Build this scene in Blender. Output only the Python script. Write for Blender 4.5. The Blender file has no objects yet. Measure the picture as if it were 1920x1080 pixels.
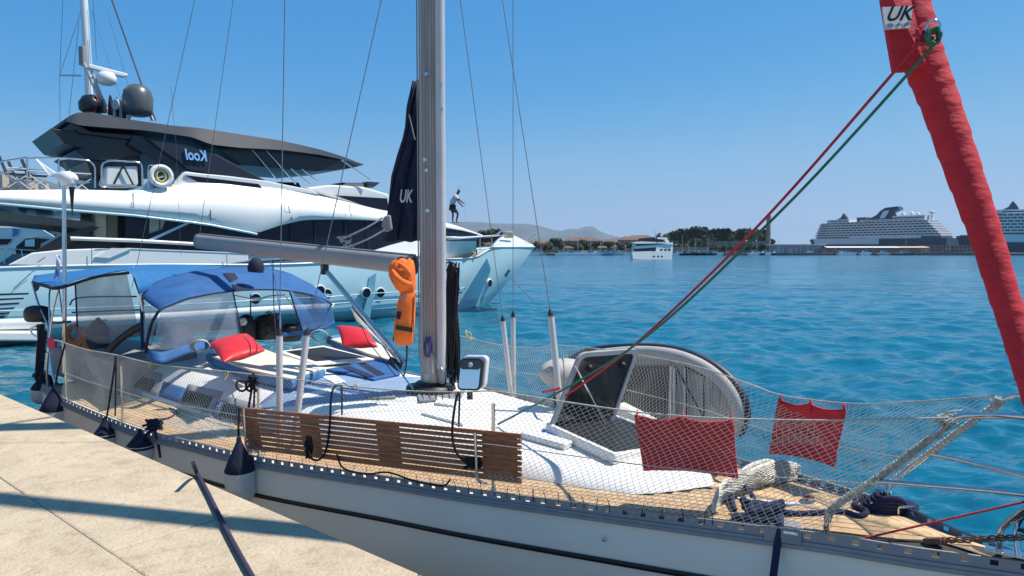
import bpy, bmesh, math, random
from mathutils import Vector, Matrix
from mathutils.bvhtree import BVHTree
import mathutils
random.seed(7)
scene = bpy.context.scene
R = math.radians

# ------------------------------------------------------------------ camera
CAM = Vector((0, 0, 3.0)); FPX = 1333.33; PITCH = math.atan(70 / FPX)
cd = bpy.data.cameras.new('camera'); camera = bpy.data.objects.new('camera', cd)
scene.collection.objects.link(camera); scene.camera = camera
cd.lens = 25.0; cd.sensor_width = 36.0; cd.clip_start = 0.05; cd.clip_end = 60000
camera.location = CAM; camera.rotation_euler = (math.pi / 2 - PITCH, 0, 0)
# ------------------------------------------------------------------ sky and sun
SUN_EL = R(60); SUN_AZ = Vector((0.99, 0.12)).normalized()
world = bpy.data.worlds.new('World'); scene.world = world; world.use_nodes = True
nt = world.node_tree; bg = nt.nodes['Background']
sky = nt.nodes.new('ShaderNodeTexSky'); sky.sky_type = 'NISHITA'; sky.sun_disc = False
sky.sun_elevation = SUN_EL; sky.sun_rotation = math.atan2(SUN_AZ.x, SUN_AZ.y)
sky.air_density = 0.55; sky.dust_density = 0.0; sky.ozone_density = 6.0; sky.altitude = 0
v1 = nt.nodes.new('ShaderNodeVectorMath'); v1.operation = 'SCALE'; v1.inputs['Scale'].default_value = .1
v2 = nt.nodes.new('ShaderNodeVectorMath'); v2.operation = 'SCALE'; v2.inputs['Scale'].default_value = 10
cv = nt.nodes.new('ShaderNodeRGBCurve'); cv.mapping.use_clip = False                # photographic tone of the sky
for ch, pts in enumerate((((0, .012), (.05, .033), (.086, .043), (.172, .150), (.30, .225), (.48, .25), (1, .50)), ((0, .05), (.1, .17), (.165, .215), (.32, .325), (.49, .355), (.65, .375), (1, .55)), ((0, 0), (.25, .42), (.36, .485), (.58, .525), (.74, .535), (1, .62)))):
    c = cv.mapping.curves[ch]
    c.points[0].location = pts[0]; c.points[1].location = pts[-1]
    for p in pts[1:-1]: c.points.new(*p)
cv.mapping.update()
nt.links.new(sky.outputs[0], v1.inputs[0]); nt.links.new(v1.outputs[0], cv.inputs['Color']); nt.links.new(cv.outputs[0], v2.inputs[0])
nt.links.new(v2.outputs[0], bg.inputs[0]); bg.inputs[1].default_value = 0.105
sl = bpy.data.lights.new('sun', 'SUN'); sun = bpy.data.objects.new('sun', sl); scene.collection.objects.link(sun)
sl.energy = 4.6; sl.angle = R(0.53); sl.color = (1.0, 0.93, 0.82)
sdir = Vector((SUN_AZ.x * math.cos(SUN_EL), SUN_AZ.y * math.cos(SUN_EL), math.sin(SUN_EL)))
sun.rotation_euler = sdir.to_track_quat('Z', 'Y').to_euler(); sun.location = (20, 5, 40)
scene.view_settings.view_transform = 'Standard'; scene.view_settings.look = 'None'
scene.view_settings.exposure = 0.50; scene.view_settings.gamma = 1.0; scene.view_settings.use_curve_mapping = False
scene.render.engine = 'CYCLES'
scene.cycles.transparent_max_bounces = 16; scene.cycles.max_bounces = 7
scene.cycles.volume_bounces = 0

# ------------------------------------------------------------------ helpers
U_ = Vector((0, math.sin(PITCH), math.cos(PITCH))); F_ = Vector((0, math.cos(PITCH), -math.sin(PITCH)))
def ray(px, py):
    d = F_ * FPX + Vector((px - 960, 0, 0)) - U_ * (py - 540)
    return d / d.y
def Q(px, py, Y): return CAM + ray(px, py) * Y                 # a point at distance Y
def D(px, py, drop):                                            # a point at height 3 - drop
    r = ray(px, py); return CAM + r * (drop / -r.z)
def proj(p):
    v = p - CAM; k = FPX / v.dot(F_); return 960 + v.x * k, 540 - v.dot(U_) * k
def onplane(px, py, p0, n):
    r = ray(px, py); return CAM + r * ((p0 - CAM).dot(n) / r.dot(n))
def lerp(a, b, t): return a + (b - a) * t
def interp(tab, x):
    if x <= tab[0][0]: return tab[0][1]
    for (a, b) in zip(tab, tab[1:]):
        if x <= b[0]: return lerp(a[1], b[1], (x - a[0]) / (b[0] - a[0]))
    return tab[-1][1]
def smooth(pts, n=6, closed=False):
    pts = [Vector(p) for p in pts]; m = len(pts)
    if m < 3: return pts
    out = []
    for i in range(m if closed else m - 1):
        if closed: a, b, c, d = pts[i - 1], pts[i], pts[(i + 1) % m], pts[(i + 2) % m]
        else: a, b, c, d = pts[max(i - 1, 0)], pts[i], pts[i + 1], pts[min(i + 2, m - 1)]
        for k in range(n):
            t = k / n
            out.append(0.5 * ((2 * b) + (c - a) * t + (2 * a - 5 * b + 4 * c - d) * t * t + (3 * b - a - 3 * c + d) * t ** 3))
    if not closed: out.append(pts[-1])
    return out
def resample(pts, n):
    L = [0]
    for a, b in zip(pts, pts[1:]): L.append(L[-1] + (b - a).length)
    out = []; j = 0
    for i in range(n):
        t = L[-1] * i / (n - 1)
        while j < len(L) - 2 and L[j + 1] < t: j += 1
        out.append(pts[j].lerp(pts[j + 1], min(1, (t - L[j]) / max(L[j + 1] - L[j], 1e-9))))
    return out

class MB:
    def __init__(s): s.v = []; s.f = []; s.sm = []
    def add(s, vs, fs, sm=False):
        o = len(s.v); s.v += [Vector(v) for v in vs]; s.f += [tuple(i + o for i in f) for f in fs]; s.sm += [sm] * len(fs); return s
    def box(s, c, sz, ax=None):
        ax = ax or (Vector((1, 0, 0)), Vector((0, 1, 0)), Vector((0, 0, 1))); c = Vector(c)
        vs = [c + ax[0] * (sz[0] / 2 * i) + ax[1] * (sz[1] / 2 * j) + ax[2] * (sz[2] / 2 * k) for k in (-1, 1) for j in (-1, 1) for i in (-1, 1)]
        return s.add(vs, [(0, 2, 3, 1), (4, 5, 7, 6), (0, 1, 5, 4), (2, 6, 7, 3), (0, 4, 6, 2), (1, 3, 7, 5)])
    def tube(s, pts, r, n=8, cap=True, flat=1.0, up=None, sm=True):
        pts = [Vector(p) for p in pts]; m = len(pts); rs = r if isinstance(r, (list, tuple)) else [r] * m
        t0 = (pts[1] - pts[0]).normalized(); nv = up or (Vector((0, 0, 1)) if abs(t0.z) < 0.9 else Vector((1, 0, 0)))
        vs = []
        for i, p in enumerate(pts):
            t = (pts[min(i + 1, m - 1)] - pts[max(i - 1, 0)]).normalized()
            a = t.cross(nv)
            if a.length < 1e-6: a = t.orthogonal()
            a.normalize(); nv = a.cross(t).normalized()
            for k in range(n):
                q = 2 * math.pi * k / n; vs.append(p + (a * math.cos(q) + nv * math.sin(q) * flat) * rs[i])
        fs = [(i * n + k, i * n + (k + 1) % n, (i + 1) * n + (k + 1) % n, (i + 1) * n + k) for i in range(m - 1) for k in range(n)]
        s.add(vs, fs, sm)
        if cap: s.add(vs[:n], [tuple(range(n))[::-1]]); s.add(vs[-n:], [tuple(range(n))])
        return s
    def poly(s, pts, vec):                                       # extruded polygon
        pts = [Vector(p) for p in pts]; n = len(pts); vec = Vector(vec)
        s.add(pts + [p + vec for p in pts], [tuple(range(n))[::-1], tuple(range(n, 2 * n))] + [(i, (i + 1) % n, (i + 1) % n + n, i + n) for i in range(n)])
        return s
    def grid(s, rows, sm=True, closed=False):
        m = len(rows[0]); vs = [p for r in rows for p in r]; fs = []
        for j in range(len(rows) - 1):
            for i in range(m if closed else m - 1):
                k = (i + 1) % m; fs.append((j * m + i, j * m + k, (j + 1) * m + k, (j + 1) * m + i))
        return s.add(vs, fs, sm)
    def lathe(s, base, axis, prof, n=16, sm=True):               # prof: (radius, distance along axis)
        axis = Vector(axis).normalized(); a = axis.orthogonal().normalized(); b = axis.cross(a); base = Vector(base)
        rows = [[base + axis * h + (a * math.cos(2 * math.pi * k / n) + b * math.sin(2 * math.pi * k / n)) * max(r, 1e-4) for k in range(n)] for r, h in prof]
        s.grid(rows, sm, True)
        for row, rv in ((rows[0], True), (rows[-1], False)):
            s.add(row, [tuple(range(n))[::-1] if rv else tuple(range(n))])
        return s
    def build(s, name, mat, parent=None, solid=0, bevel=0, seg=2, sub=0, recalc=True):
        lo = Vector([min(v[i] for v in s.v) for i in range(3)]); hi = Vector([max(v[i] for v in s.v) for i in range(3)])
        c = (lo + hi) / 2
        me = bpy.data.meshes.new(name); me.from_pydata([tuple(v - c) for v in s.v], [], s.f)
        me.polygons.foreach_set('use_smooth', s.sm); me.update()
        if recalc or solid or bevel:
            bm = bmesh.new(); bm.from_mesh(me)
            bmesh.ops.remove_doubles(bm, verts=bm.verts, dist=1e-5) if (bevel or solid or sub) else None
            bmesh.ops.recalc_face_normals(bm, faces=bm.faces); bm.to_mesh(me); bm.free()
        if mat: me.materials.append(mat)
        o = bpy.data.objects.new(name, me); scene.collection.objects.link(o)
        o.location = c
        if parent: attach(o, parent)
        if solid: md = o.modifiers.new('solid', 'SOLIDIFY'); md.thickness = solid; md.offset = 0
        if bevel: md = o.modifiers.new('bevel', 'BEVEL'); md.width = bevel; md.segments = seg; md.limit_method = 'ANGLE'; md.angle_limit = R(40)
        if sub: md = o.modifiers.new('sub', 'SUBSURF'); md.levels = sub; md.render_levels = sub
        return o
WLOC = {}
def attach(o, parent):
    p = parent; off = Vector((0, 0, 0))
    while p: off += p.location; p = p.parent
    o.parent = parent; o.location = o.location - off
def tag(o, label=None, cat=None, group=None, kind=None):
    if label: o['label'] = label
    if cat: o['category'] = cat
    if group: o['group'] = group
    if kind: o['kind'] = kind
    return o
def thing(name, label, cat, loc, group=None):
    o = bpy.data.objects.new(name, None); scene.collection.objects.link(o); o.location = loc
    o.empty_display_size = 0.2; return tag(o, label, cat, group)
def copy_thing(root, loc, label, rz=None, scale=None):
    def rec(o, parent):
        c = o.copy(); scene.collection.objects.link(c); c.parent = parent
        for ch in o.children: rec(ch, c)
        return c
    c = rec(root, None); c.location = loc; c['label'] = label
    if rz is not None: c.rotation_euler.z = rz
    if scale: c.scale = (scale,) * 3
    return c

def mat(name, col, rough=0.6, metal=0.0, var=0.12, scale=6.0, bump=0.0, bscale=40.0, spec=0.5, coat=0.0, stretch=None, detail=4):
    m = bpy.data.materials.new(name); m.use_nodes = True; N = m.node_tree; b = N.nodes['Principled BSDF']
    b.inputs['Roughness'].default_value = rough; b.inputs['Metallic'].default_value = metal
    b.inputs['Specular IOR Level'].default_value = spec; b.inputs['Coat Weight'].default_value = coat
    tc = N.nodes.new('ShaderNodeNewGeometry'); mp = N.nodes.new('ShaderNodeMapping'); N.links.new(tc.outputs['Position'], mp.inputs[0])
    if stretch: mp.inputs['Scale'].default_value = stretch
    no = N.nodes.new('ShaderNodeTexNoise'); no.inputs['Scale'].default_value = scale; no.inputs['Detail'].default_value = detail
    N.links.new(mp.outputs[0], no.inputs['Vector'])
    cr = N.nodes.new('ShaderNodeValToRGB'); cr.color_ramp.elements[0].position = 0.3; cr.color_ramp.elements[1].position = 0.72
    cr.color_ramp.elements[0].color = tuple(max(0, c * (1 - var)) for c in col) + (1,)
    cr.color_ramp.elements[1].color = tuple(min(1, c * (1 + var)) for c in col) + (1,)
    N.links.new(no.outputs[0], cr.inputs[0]); N.links.new(cr.outputs[0], b.inputs['Base Color'])
    if bump:
        n2 = N.nodes.new('ShaderNodeTexNoise'); n2.inputs['Scale'].default_value = bscale; n2.inputs['Detail'].default_value = 3
        N.links.new(mp.outputs[0], n2.inputs['Vector'])
        bp = N.nodes.new('ShaderNodeBump'); bp.inputs['Strength'].default_value = bump; bp.inputs['Distance'].default_value = 0.01
        N.links.new(n2.outputs[0], bp.inputs['Height']); N.links.new(bp.outputs[0], b.inputs['Normal'])
    return m
def vinyl(name, col, clear):
    m = bpy.data.materials.new(name); m.use_nodes = True; N = m.node_tree; b = N.nodes['Principled BSDF']
    b.inputs['Base Color'].default_value = col + (1,); b.inputs['Roughness'].default_value = 0.12
    tr = N.nodes.new('ShaderNodeBsdfTransparent'); mx = N.nodes.new('ShaderNodeMixShader')
    no = N.nodes.new('ShaderNodeTexNoise'); no.inputs['Scale'].default_value = 3.0
    mr = N.nodes.new('ShaderNodeMapRange'); mr.inputs[3].default_value = clear - 0.15; mr.inputs[4].default_value = clear + 0.15
    N.links.new(no.outputs[0], mr.inputs[0]); N.links.new(mr.outputs[0], mx.inputs[0])
    bp = N.nodes.new('ShaderNodeBump'); bp.inputs['Strength'].default_value = 0.3; bp.inputs['Distance'].default_value = 0.03
    N.links.new(no.outputs[0], bp.inputs['Height']); N.links.new(bp.outputs[0], b.inputs['Normal'])
    N.links.new(b.outputs[0], mx.inputs[1]); N.links.new(tr.outputs[0], mx.inputs[2])
    N.links.new(mx.outputs[0], N.nodes['Material Output'].inputs[0]); return m

M = {}
M['hull'] = mat('hull_paint', (.84, .79, .70), .35, var=.03, scale=1.5, coat=.2)
M['hullwhite'] = mat('white_gelcoat', (.74, .75, .75), .3, var=.03, scale=2, coat=.3)
M['deckwhite'] = mat('deck_white', (.75, .74, .71), .5, var=.05, scale=9, bump=.15, bscale=250)
M['deckblue'] = mat('deck_blue_grey', (.22, .31, .46), .7, var=.08, scale=8, bump=.3, bscale=260)
M['stripe'] = mat('black_stripe', (.012, .012, .014), .4)
M['antifoul'] = mat('dark_antifouling', (.03, .045, .06), .6)
M['alu'] = mat('anodised_aluminium', (.25, .26, .28), .5, metal=.0, var=.10, scale=14)
M['mast'] = mat('mast_aluminium', (.46, .425, .385), .5, metal=.12, var=.2, scale=3, stretch=(14, 14, .6), bump=.1, bscale=8)
M['pole'] = mat('white_tube_cover', (.50, .50, .51), .4, var=.06, scale=5)
M['steel'] = mat('stainless_steel', (.62, .62, .62), .16, metal=1, var=.08, scale=30)
M['wire'] = mat('steel_wire', (.22, .22, .24), .4, metal=.6)
M['teak'] = mat('teak_deck', (.50, .335, .185), .75, var=.22, scale=16, bump=.3, bscale=60)
M['teak2'] = mat('teak_deck_pale', (.56, .39, .225), .78, var=.2, scale=13, bump=.3, bscale=60)
M['caulk'] = mat('black_caulking', (.05, .042, .035), .8)
M['wood'] = mat('varnished_brown_wood', (.33, .115, .045), .5, var=.35, scale=9, stretch=(1, 1, 7), bump=.3, bscale=30)
M['red'] = mat('red_vinyl', (.62, .022, .028), .38, var=.1, scale=5, bump=.5, bscale=7)
M['redcloth'] = mat('red_canvas', (.48, .015, .027), .8, var=.14, scale=5, bump=.9, bscale=11, stretch=(1, 1, 2.2))
M['blue'] = mat('royal_blue_canvas', (.018, .095, .27), .75, var=.14, scale=4, bump=.5, bscale=9)
M['navy'] = mat('navy_canvas', (.010, .016, .045), .85, var=.3, scale=5, bump=.7, bscale=9)
M['cushblue'] = mat('blue_cushion_side', (.05, .17, .36), .7)
M['bimini'] = mat('bimini_blue_canvas', (.012, .125, .32), .75, var=.1, scale=4, bump=.5, bscale=9)
M['beige'] = mat('beige_cushion', (.66, .60, .50), .9, var=.06, bump=.3, bscale=120)
M['black'] = mat('black_plastic', (.014, .014, .016), .5)
M['blackrope'] = mat('black_rope', (.013, .013, .018), .95, bump=1, bscale=120)
M['navyrope'] = mat('navy_rope', (.018, .02, .06), .95, bump=1, bscale=110)
M['net'] = mat('net_twine', (.60, .57, .50), .9, var=.12)
M['netdark'] = mat('grey_net_bundle', (.40, .39, .34), .95, var=.4, scale=30, bump=1, bscale=80)
M['rope'] = mat('pale_rope', (.55, .52, .45), .95, bump=1, bscale=150)
M['redrope'] = mat('red_rope', (.50, .03, .05), .9, bump=1, bscale=120)
M['greenrope'] = mat('green_rope', (.04, .17, .11), .9, bump=1, bscale=120)
M['bluerope'] = mat('blue_rope', (.02, .12, .30), .9)
M['orange'] = mat('orange_fabric', (.85, .17, .025), .8, var=.1, bump=.6, bscale=12)
M['glass'] = mat('dark_acrylic', (.012, .014, .018), .12, spec=.25, var=0)
M['smoke'] = vinyl('smoked_acrylic', (.02, .02, .025), .2)
M['vinyl'] = vinyl('clear_vinyl', (.30, .36, .46), .66)
M['vinyl2'] = vinyl('blue_vinyl', (.10, .22, .5), .5)
M['rubber'] = mat('grey_hypalon', (.40, .385, .36), .65, var=.08, scale=8)
M['rust'] = mat('rusty_chain', (.16, .07, .05), .8, var=.5, scale=30)
M['fender'] = mat('fender_vinyl', (.66, .66, .64), .4, var=.12, scale=8)
M['grey'] = mat('mid_grey', (.25, .25, .26), .7)
M['mirror'] = mat('mirror_glass', (.75, .8, .85), .03, metal=1, var=0)
M['yellow'] = mat('yellow_cord', (.65, .5, .15), .9)

# ------------------------------------------------------------------ water
def water_mat():
    m = bpy.data.materials.new('sea_water'); m.use_nodes = True; N = m.node_tree; b = N.nodes['Principled BSDF']; L = N.links
    b.inputs['Roughness'].default_value = .12; b.inputs['IOR'].default_value = 1.33; b.inputs['Specular IOR Level'].default_value = .5
    g = N.nodes.new('ShaderNodeNewGeometry')
    def noise(sx, sy, sc, det=3, rot=0.0, dist=0.0):
        mp = N.nodes.new('ShaderNodeMapping'); mp.inputs['Scale'].default_value = (sx, sy, 1); mp.inputs['Rotation'].default_value = (0, 0, rot)
        L.new(g.outputs['Position'], mp.inputs[0]); no = N.nodes.new('ShaderNodeTexNoise'); no.inputs['Scale'].default_value = sc
        no.inputs['Detail'].default_value = det; no.inputs['Distortion'].default_value = dist; L.new(mp.outputs[0], no.inputs['Vector']); return no
    n1 = noise(.5, 1, 1.1, 3, R(12), .4); n2 = noise(.5, 1, 3.6, 3, R(-9), .5); n3 = noise(.38, 1, .42, 2, R(6), .3); n5 = noise(.35, 1, .09, 2, R(-4)); n4 = noise(.5, 1, 9, 2, R(20))
    def madd(a, k, c=None):
        x = N.nodes.new('ShaderNodeMath'); x.operation = 'MULTIPLY_ADD'; L.new(a, x.inputs[0]); x.inputs[1].default_value = k
        if c is None: x.inputs[2].default_value = 0
        else: L.new(c, x.inputs[2])
        return x.outputs[0]
    h = madd(n1.outputs[0], .16, madd(n2.outputs[0], .05, madd(n3.outputs[0], .40, madd(n4.outputs[0], .012, madd(n5.outputs[0], 1.5)))))
    bp = N.nodes.new('ShaderNodeBump'); bp.inputs['Strength'].default_value = 1.0; bp.inputs['Distance'].default_value = .85
    L.new(h, bp.inputs['Height']); L.new(bp.outputs[0], b.inputs['Normal'])
    big = noise(.3, 1, .035, 3); cr = N.nodes.new('ShaderNodeValToRGB'); L.new(big.outputs[0], cr.inputs[0])
    cr.color_ramp.elements[0].position = .35; cr.color_ramp.elements[1].position = .68
    cr.color_ramp.elements[0].color = (.0032, .097, .165, 1); cr.color_ramp.elements[1].color = (.0045, .130, .213, 1)
    L.new(cr.outputs[0], b.inputs['Base Color']); return m
def sea():
    import numpy as np
    rng = np.random.default_rng(4)
    ang = [-180 + 4 * k for k in range(27)] + list(np.arange(-76, 66, .165)) + [66 + 4 * k for k in range(29)]
    ang = np.radians(np.array([a for a in ang if a < 180 - 1e-3]))
    rr = [1.0]
    while rr[-1] < 130: rr.append(rr[-1] * (1.0075 if rr[-1] > 3 else 1.05))
    while rr[-1] < 16000: rr.append(rr[-1] * 1.09)
    rr = np.array(rr); A, Rr = np.meshgrid(ang, rr); X = np.sin(A) * Rr; Y = np.cos(A) * Rr; Z = np.zeros_like(X)
    dr = np.gradient(rr)[:, None] * np.ones_like(X); fine = ((A > np.radians(-77)) & (A < np.radians(67))).astype(float)
    for lam, sl, n, sp in ((5.5, .020, 5, .5), (2.6, .028, 8, .6), (1.35, .045, 12, .8), (.7, .055, 14, 1.0), (.38, .048, 12, 1.2)):
        for k in range(n):
            L = lam * rng.uniform(.75, 1.35); th = math.radians(250) + rng.normal(0, sp); kk = 2 * math.pi / L; ph = rng.uniform(0, 6.28)
            amp = sl * L / (2 * math.pi) * rng.uniform(.6, 1.3); att = np.clip((L / dr - 2.2) / 2.5, 0, 1) * fine
            arg = kk * (X * math.cos(th) + Y * math.sin(th)) + ph + .8 * np.sin(X * .11 + k) + .6 * np.sin(Y * .09 - k)
            Z += amp * att * (np.sin(arg) + .22 * np.sin(2 * arg + 1.2))
    gust = .75 + .35 * np.sin(X * .05 + 1.3 * np.sin(Y * .03)) * np.sin(Y * .045 + .7)
    Z *= gust
    nr, na = X.shape; me = bpy.data.meshes.new('water'); V = np.stack([X, Y, Z], -1).reshape(-1, 3); 
    i = np.arange(nr - 1)[:, None] * na; j = np.arange(na)[None, :]; j2 = (j + 1) % na
    F = np.stack([i + j, i + j2, i + na + j2, i + na + j], -1).reshape(-1, 4)
    me.vertices.add(len(V)); me.vertices.foreach_set('co', V.ravel()); me.loops.add(F.size); me.loops.foreach_set('vertex_index', F.ravel().astype(np.int32))
    me.polygons.add(len(F)); me.polygons.foreach_set('loop_start', np.arange(0, F.size, 4, dtype=np.int32)); me.polygons.foreach_set('use_smooth', np.ones(len(F), dtype=bool))
    me.update(calc_edges=True); me.materials.append(water_mat()); o = bpy.data.objects.new('water', me); scene.collection.objects.link(o); return o
tag(sea(), kind='structure')

# ------------------------------------------------------------------ quay of limestone slabs
QZ = 1.3
q0 = D(0, 738, 1.7); q1 = D(800, 1080, 1.7); qd = (q1 - q0).normalized(); qn = Vector((qd.y, -qd.x, 0))   # qn points away from the water
def stone_mat(name, k):
    m = mat(name, (.50 * k, .41 * k, .295 * k), .85, var=.13, scale=2.2, bump=.9, bscale=45, detail=8)
    N = m.node_tree; b = N.nodes['Principled BSDF']; src = b.inputs['Base Color'].links[0].from_socket
    geo = N.nodes.new('ShaderNodeNewGeometry')
    st = N.nodes.new('ShaderNodeTexNoise'); st.inputs['Scale'].default_value = 7.5; st.inputs['Detail'].default_value = 8; st.inputs['Roughness'].default_value = .75
    N.links.new(geo.outputs['Position'], st.inputs['Vector'])
    cr = N.nodes.new('ShaderNodeValToRGB'); cr.color_ramp.elements[0].position = .50; cr.color_ramp.elements[1].position = .72
    cr.color_ramp.elements[0].color = (1, 1, 1, 1); cr.color_ramp.elements[1].color = (.70, .64, .56, 1)
    mx = N.nodes.new('ShaderNodeMixRGB'); mx.blend_type = 'MULTIPLY'; mx.inputs[0].default_value = 1
    gr = N.nodes.new('ShaderNodeTexNoise'); gr.inputs['Scale'].default_value = 85; gr.inputs['Detail'].default_value = 3; N.links.new(geo.outputs['Position'], gr.inputs['Vector'])
    c2 = N.nodes.new('ShaderNodeValToRGB'); c2.color_ramp.elements[0].position = .30; c2.color_ramp.elements[1].position = .46
    c2.color_ramp.elements[0].color = (.74, .70, .65, 1); c2.color_ramp.elements[1].color = (1, 1, 1, 1)
    m2 = N.nodes.new('ShaderNodeMixRGB'); m2.blend_type = 'MULTIPLY'; m2.inputs[0].default_value = 1
    N.links.new(gr.outputs[0], c2.inputs[0]); N.links.new(src, m2.inputs[1]); N.links.new(c2.outputs[0], m2.inputs[2]); src = m2.outputs[0]
    N.links.new(st.outputs[0], cr.inputs[0]); N.links.new(src, mx.inputs[1]); N.links.new(cr.outputs[0], mx.inputs[2]); N.links.new(mx.outputs[0], b.inputs['Base Color'])
    return m
stones = [stone_mat('limestone_%d' % i, k) for i, k in enumerate((1.0, .95, 1.05))]
qb = MB(); a = q0 - qd * 30; e = q1 + qd * 14
off = qn * .06
qb.poly([Vector((p.x, p.y, -2)) for p in (a + off, e + off, e + qn * 14, a + qn * 14)], (0, 0, QZ + 2 - .035))
quay = qb.build('quay', mat('quay_wall_stone', (.33, .28, .22), .9, var=.3, scale=1.5, bump=.6)); tag(quay, kind='structure')
rowd = [0, .95, 2.25, 3.6, 5.0, 6.5]
for r in range(5):
    x = -13 + (r % 2) * .7
    while x < 12:
        w = (1.75 if r else 1.45) + random.uniform(-.1, .25)
        g = .0025
        pts = [q0 + qd * (x + g) + qn * (rowd[r] + g), q0 + qd * (x + w - g) + qn * (rowd[r] + g), q0 + qd * (x + w - g) + qn * (rowd[r + 1] - g), q0 + qd * (x + g) + qn * (rowd[r + 1] - g)]
        dz = random.uniform(-.004, .003)
        s = MB().poly([Vector((p.x, p.y, QZ - (.22 if r == 0 else .05) + dz)) for p in pts], (0, 0, .22 if r == 0 else .05))
        if r == 0: s = MB().poly([Vector((p.x, p.y, QZ - .25 + dz)) for p in (pts[0] + qn * .0, pts[1], pts[2], pts[3])], (0, 0, .25))
        s.build('stone_slab', random.choice(stones), quay, bevel=.003 if r else .015, seg=2)
        x += w
# haze is added at the end of the script
# ================================================================== SAILING BOAT
SR = smooth([D(*p) for p in ((78, 718, 1.78), (120, 747, 1.8), (250, 800, 1.82), (350, 825, 1.8), (482, 856, 1.77), (715, 891, 1.70), (880, 916, 1.64),
     (1203, 958, 1.54), (1442, 988, 1.48), (1549, 1001, 1.45), (1722, 1027, 1.42), (1873, 1047, 1.40), (1996, 1064, 1.38))], 10)
tip = SR[-1]
PR = smooth([Vector((-4.75, 11.5, 1.22)), Vector((-3.9, 11.85, 1.22)), Vector((-2.5, 11.1, 1.22)), Vector((-.75, 9.5, 1.25)), Vector((.3, 8.0, 1.32)), Vector((1.12, 6.4, 1.42))] +
     [D(*p) for p in ((1380, 857, 1.5), (1500, 888, 1.48), (1687, 946, 1.42), (1814, 999, 1.4))] + [tip], 10)
NS = 121
S = resample(SR, NS); P = resample(PR, NS)
def cross(i, t, dz=0.0):
    camber = .05 * 4 * t * (1 - t); return S[i].lerp(P[i], t) + Vector((0, 0, camber + dz))
def sidx(x):                                                     # S/P at a fractional station
    i = max(0, min(NS - 2, int(x))); f = x - i; return S[i].lerp(S[i + 1], f), P[i].lerp(P[i + 1], f)
def crossf(x, t, dz=0.0):
    a, b = sidx(x); return a.lerp(b, t) + Vector((0, 0, .05 * 4 * t * (1 - t) + dz))
spx = [(proj(S[i])[0], i) for i in range(NS)]
ppx = [(proj(P[i])[0], i) for i in range(NS)]
def s_at(px): return interp(spx, px)
def p_at(px): return interp(ppx[12:], px)
def inward(i):
    v = (P[i] - S[i]); v.z = 0; return v.normalized() if v.length > .02 else Vector((-.5, .8, 0)).normalized()

boat = thing('sailing_boat', 'grey hulled sailing yacht with teak decks and blue sprayhood moored nearest the quay', 'sailing boat', (-1.5, 7.5, 0))
# hull sides
def hull_rows(E, sgn, prof):
    rows = []
    for dz, off, endoff in prof:
        row = []
        for i in range(NS):
            k = max(0, (i - NS * .55) / (NS * .45)) ** 1.6; inn = inward(i) * sgn
            z = E[i].z + dz if dz > -5 else -.4
            row.append(Vector((E[i].x, E[i].y, z)) + inn * (off + (endoff - off) * k * .35))
        rows.append(row)
    return rows
prof = [(-.095, .012, .012), (-.25, .005, .02), (-.30, .005, .03), (-.6, .02, .15), (-.9, .09, .35), (-1.15, .22, .7), (-9, .5, 1.2)]
for E, sg in ((S, 1), (P, -1)):
    hb = MB(); hb.grid(hull_rows(E, sg, prof)); hb.build('hull_side', M['hull'], boat)
st = MB(); st.grid(hull_rows(S, 1, [(-.325, .001, .025), (-.36, .001, .03)])); st.build('hull_stripe', M['stripe'], boat, solid=.004)
tb = MB(); r0 = [S[0].lerp(P[0], k / 10) + Vector((0, 0, -.09)) for k in range(11)]; tb.grid([r0, [p + Vector((.3, -.2, -1.5)) for p in r0]]); tb.build('transom', M['hullwhite'], boat, solid=.01)
kc = MB(); kc.add([D(1133, 1010, 1.8)] * 0 + [], [])
# deck base sheet (waterway, caulking) and coachroof
db = MB(); db.grid([[cross(i, t / 12, -.055) for i in range(NS)] for t in range(13)]); deck = db.build('deck', M['caulk'], boat)
ww = MB()
for E, O in ((S, P), (P, S)):
    ww.grid([[E[i].lerp(O[i], min(.5, k / max((O[i] - E[i]).length, .02))) + Vector((0, 0, -.0495)) for i in range(NS)] for k in (.0, .11)])
ww.build('waterway', M['deckwhite'], boat)
# toe rail: aluminium profile with oval slots cut right through
def toe_rail(E, O, hole, name):
    rb = MB(); th = .028
    L = [0]
    for a, b in zip(E, E[1:]): L.append(L[-1] + (b - a).length)
    tot = L[-1]
    def at(d):
        d = max(0, min(tot - 1e-6, d)); j = 0
        lo, hi = 0, NS - 2
        while lo < hi:
            mid = (lo + hi + 1) // 2
            if L[mid] <= d: lo = mid
            else: hi = mid - 1
        j = lo; f = (d - L[j]) / max(L[j + 1] - L[j], 1e-9); return E[j].lerp(E[j + 1], f), inward(j) * (1 if E is S else -1)
    def strip(d0, d1, z0, z1, o0, o1, n):
        ds = [lerp(d0, d1, k / n) for k in range(n + 1)]; rings = []
        for d in ds:
            p, q = at(d); rings.append([p + q * o0 + Vector((0, 0, z0)), p + q * o1 + Vector((0, 0, z0)), p + q * o1 + Vector((0, 0, z1)), p + q * o0 + Vector((0, 0, z1))])
        rb.grid(rings, False, True); rb.add(rings[0], [(3, 2, 1, 0)]); rb.add(rings[-1], [(0, 1, 2, 3)])
    strip(0, tot, -.009, .0, -.003, .012, 120); strip(0, tot, -.055, -.036, 0, .006, 120)
    strip(0, tot, -.075, -.056, -.010, .004, 120); strip(0, tot, -.098, -.0755, -.016, .004, 120)
    pitch = .115; n = int(tot / pitch)
    for k in range(n): strip(k * pitch, k * pitch + pitch - hole, -.0362, -.0088, .0005, .0055, 2)
    for k in range(1, 9): 
        d = tot * k / 9; 
    return rb.build(name, M['alu'], boat)
toe_rail(S, P, .032, 'toe_rail'); toe_rail(P, S, .032, 'toe_rail')

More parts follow.
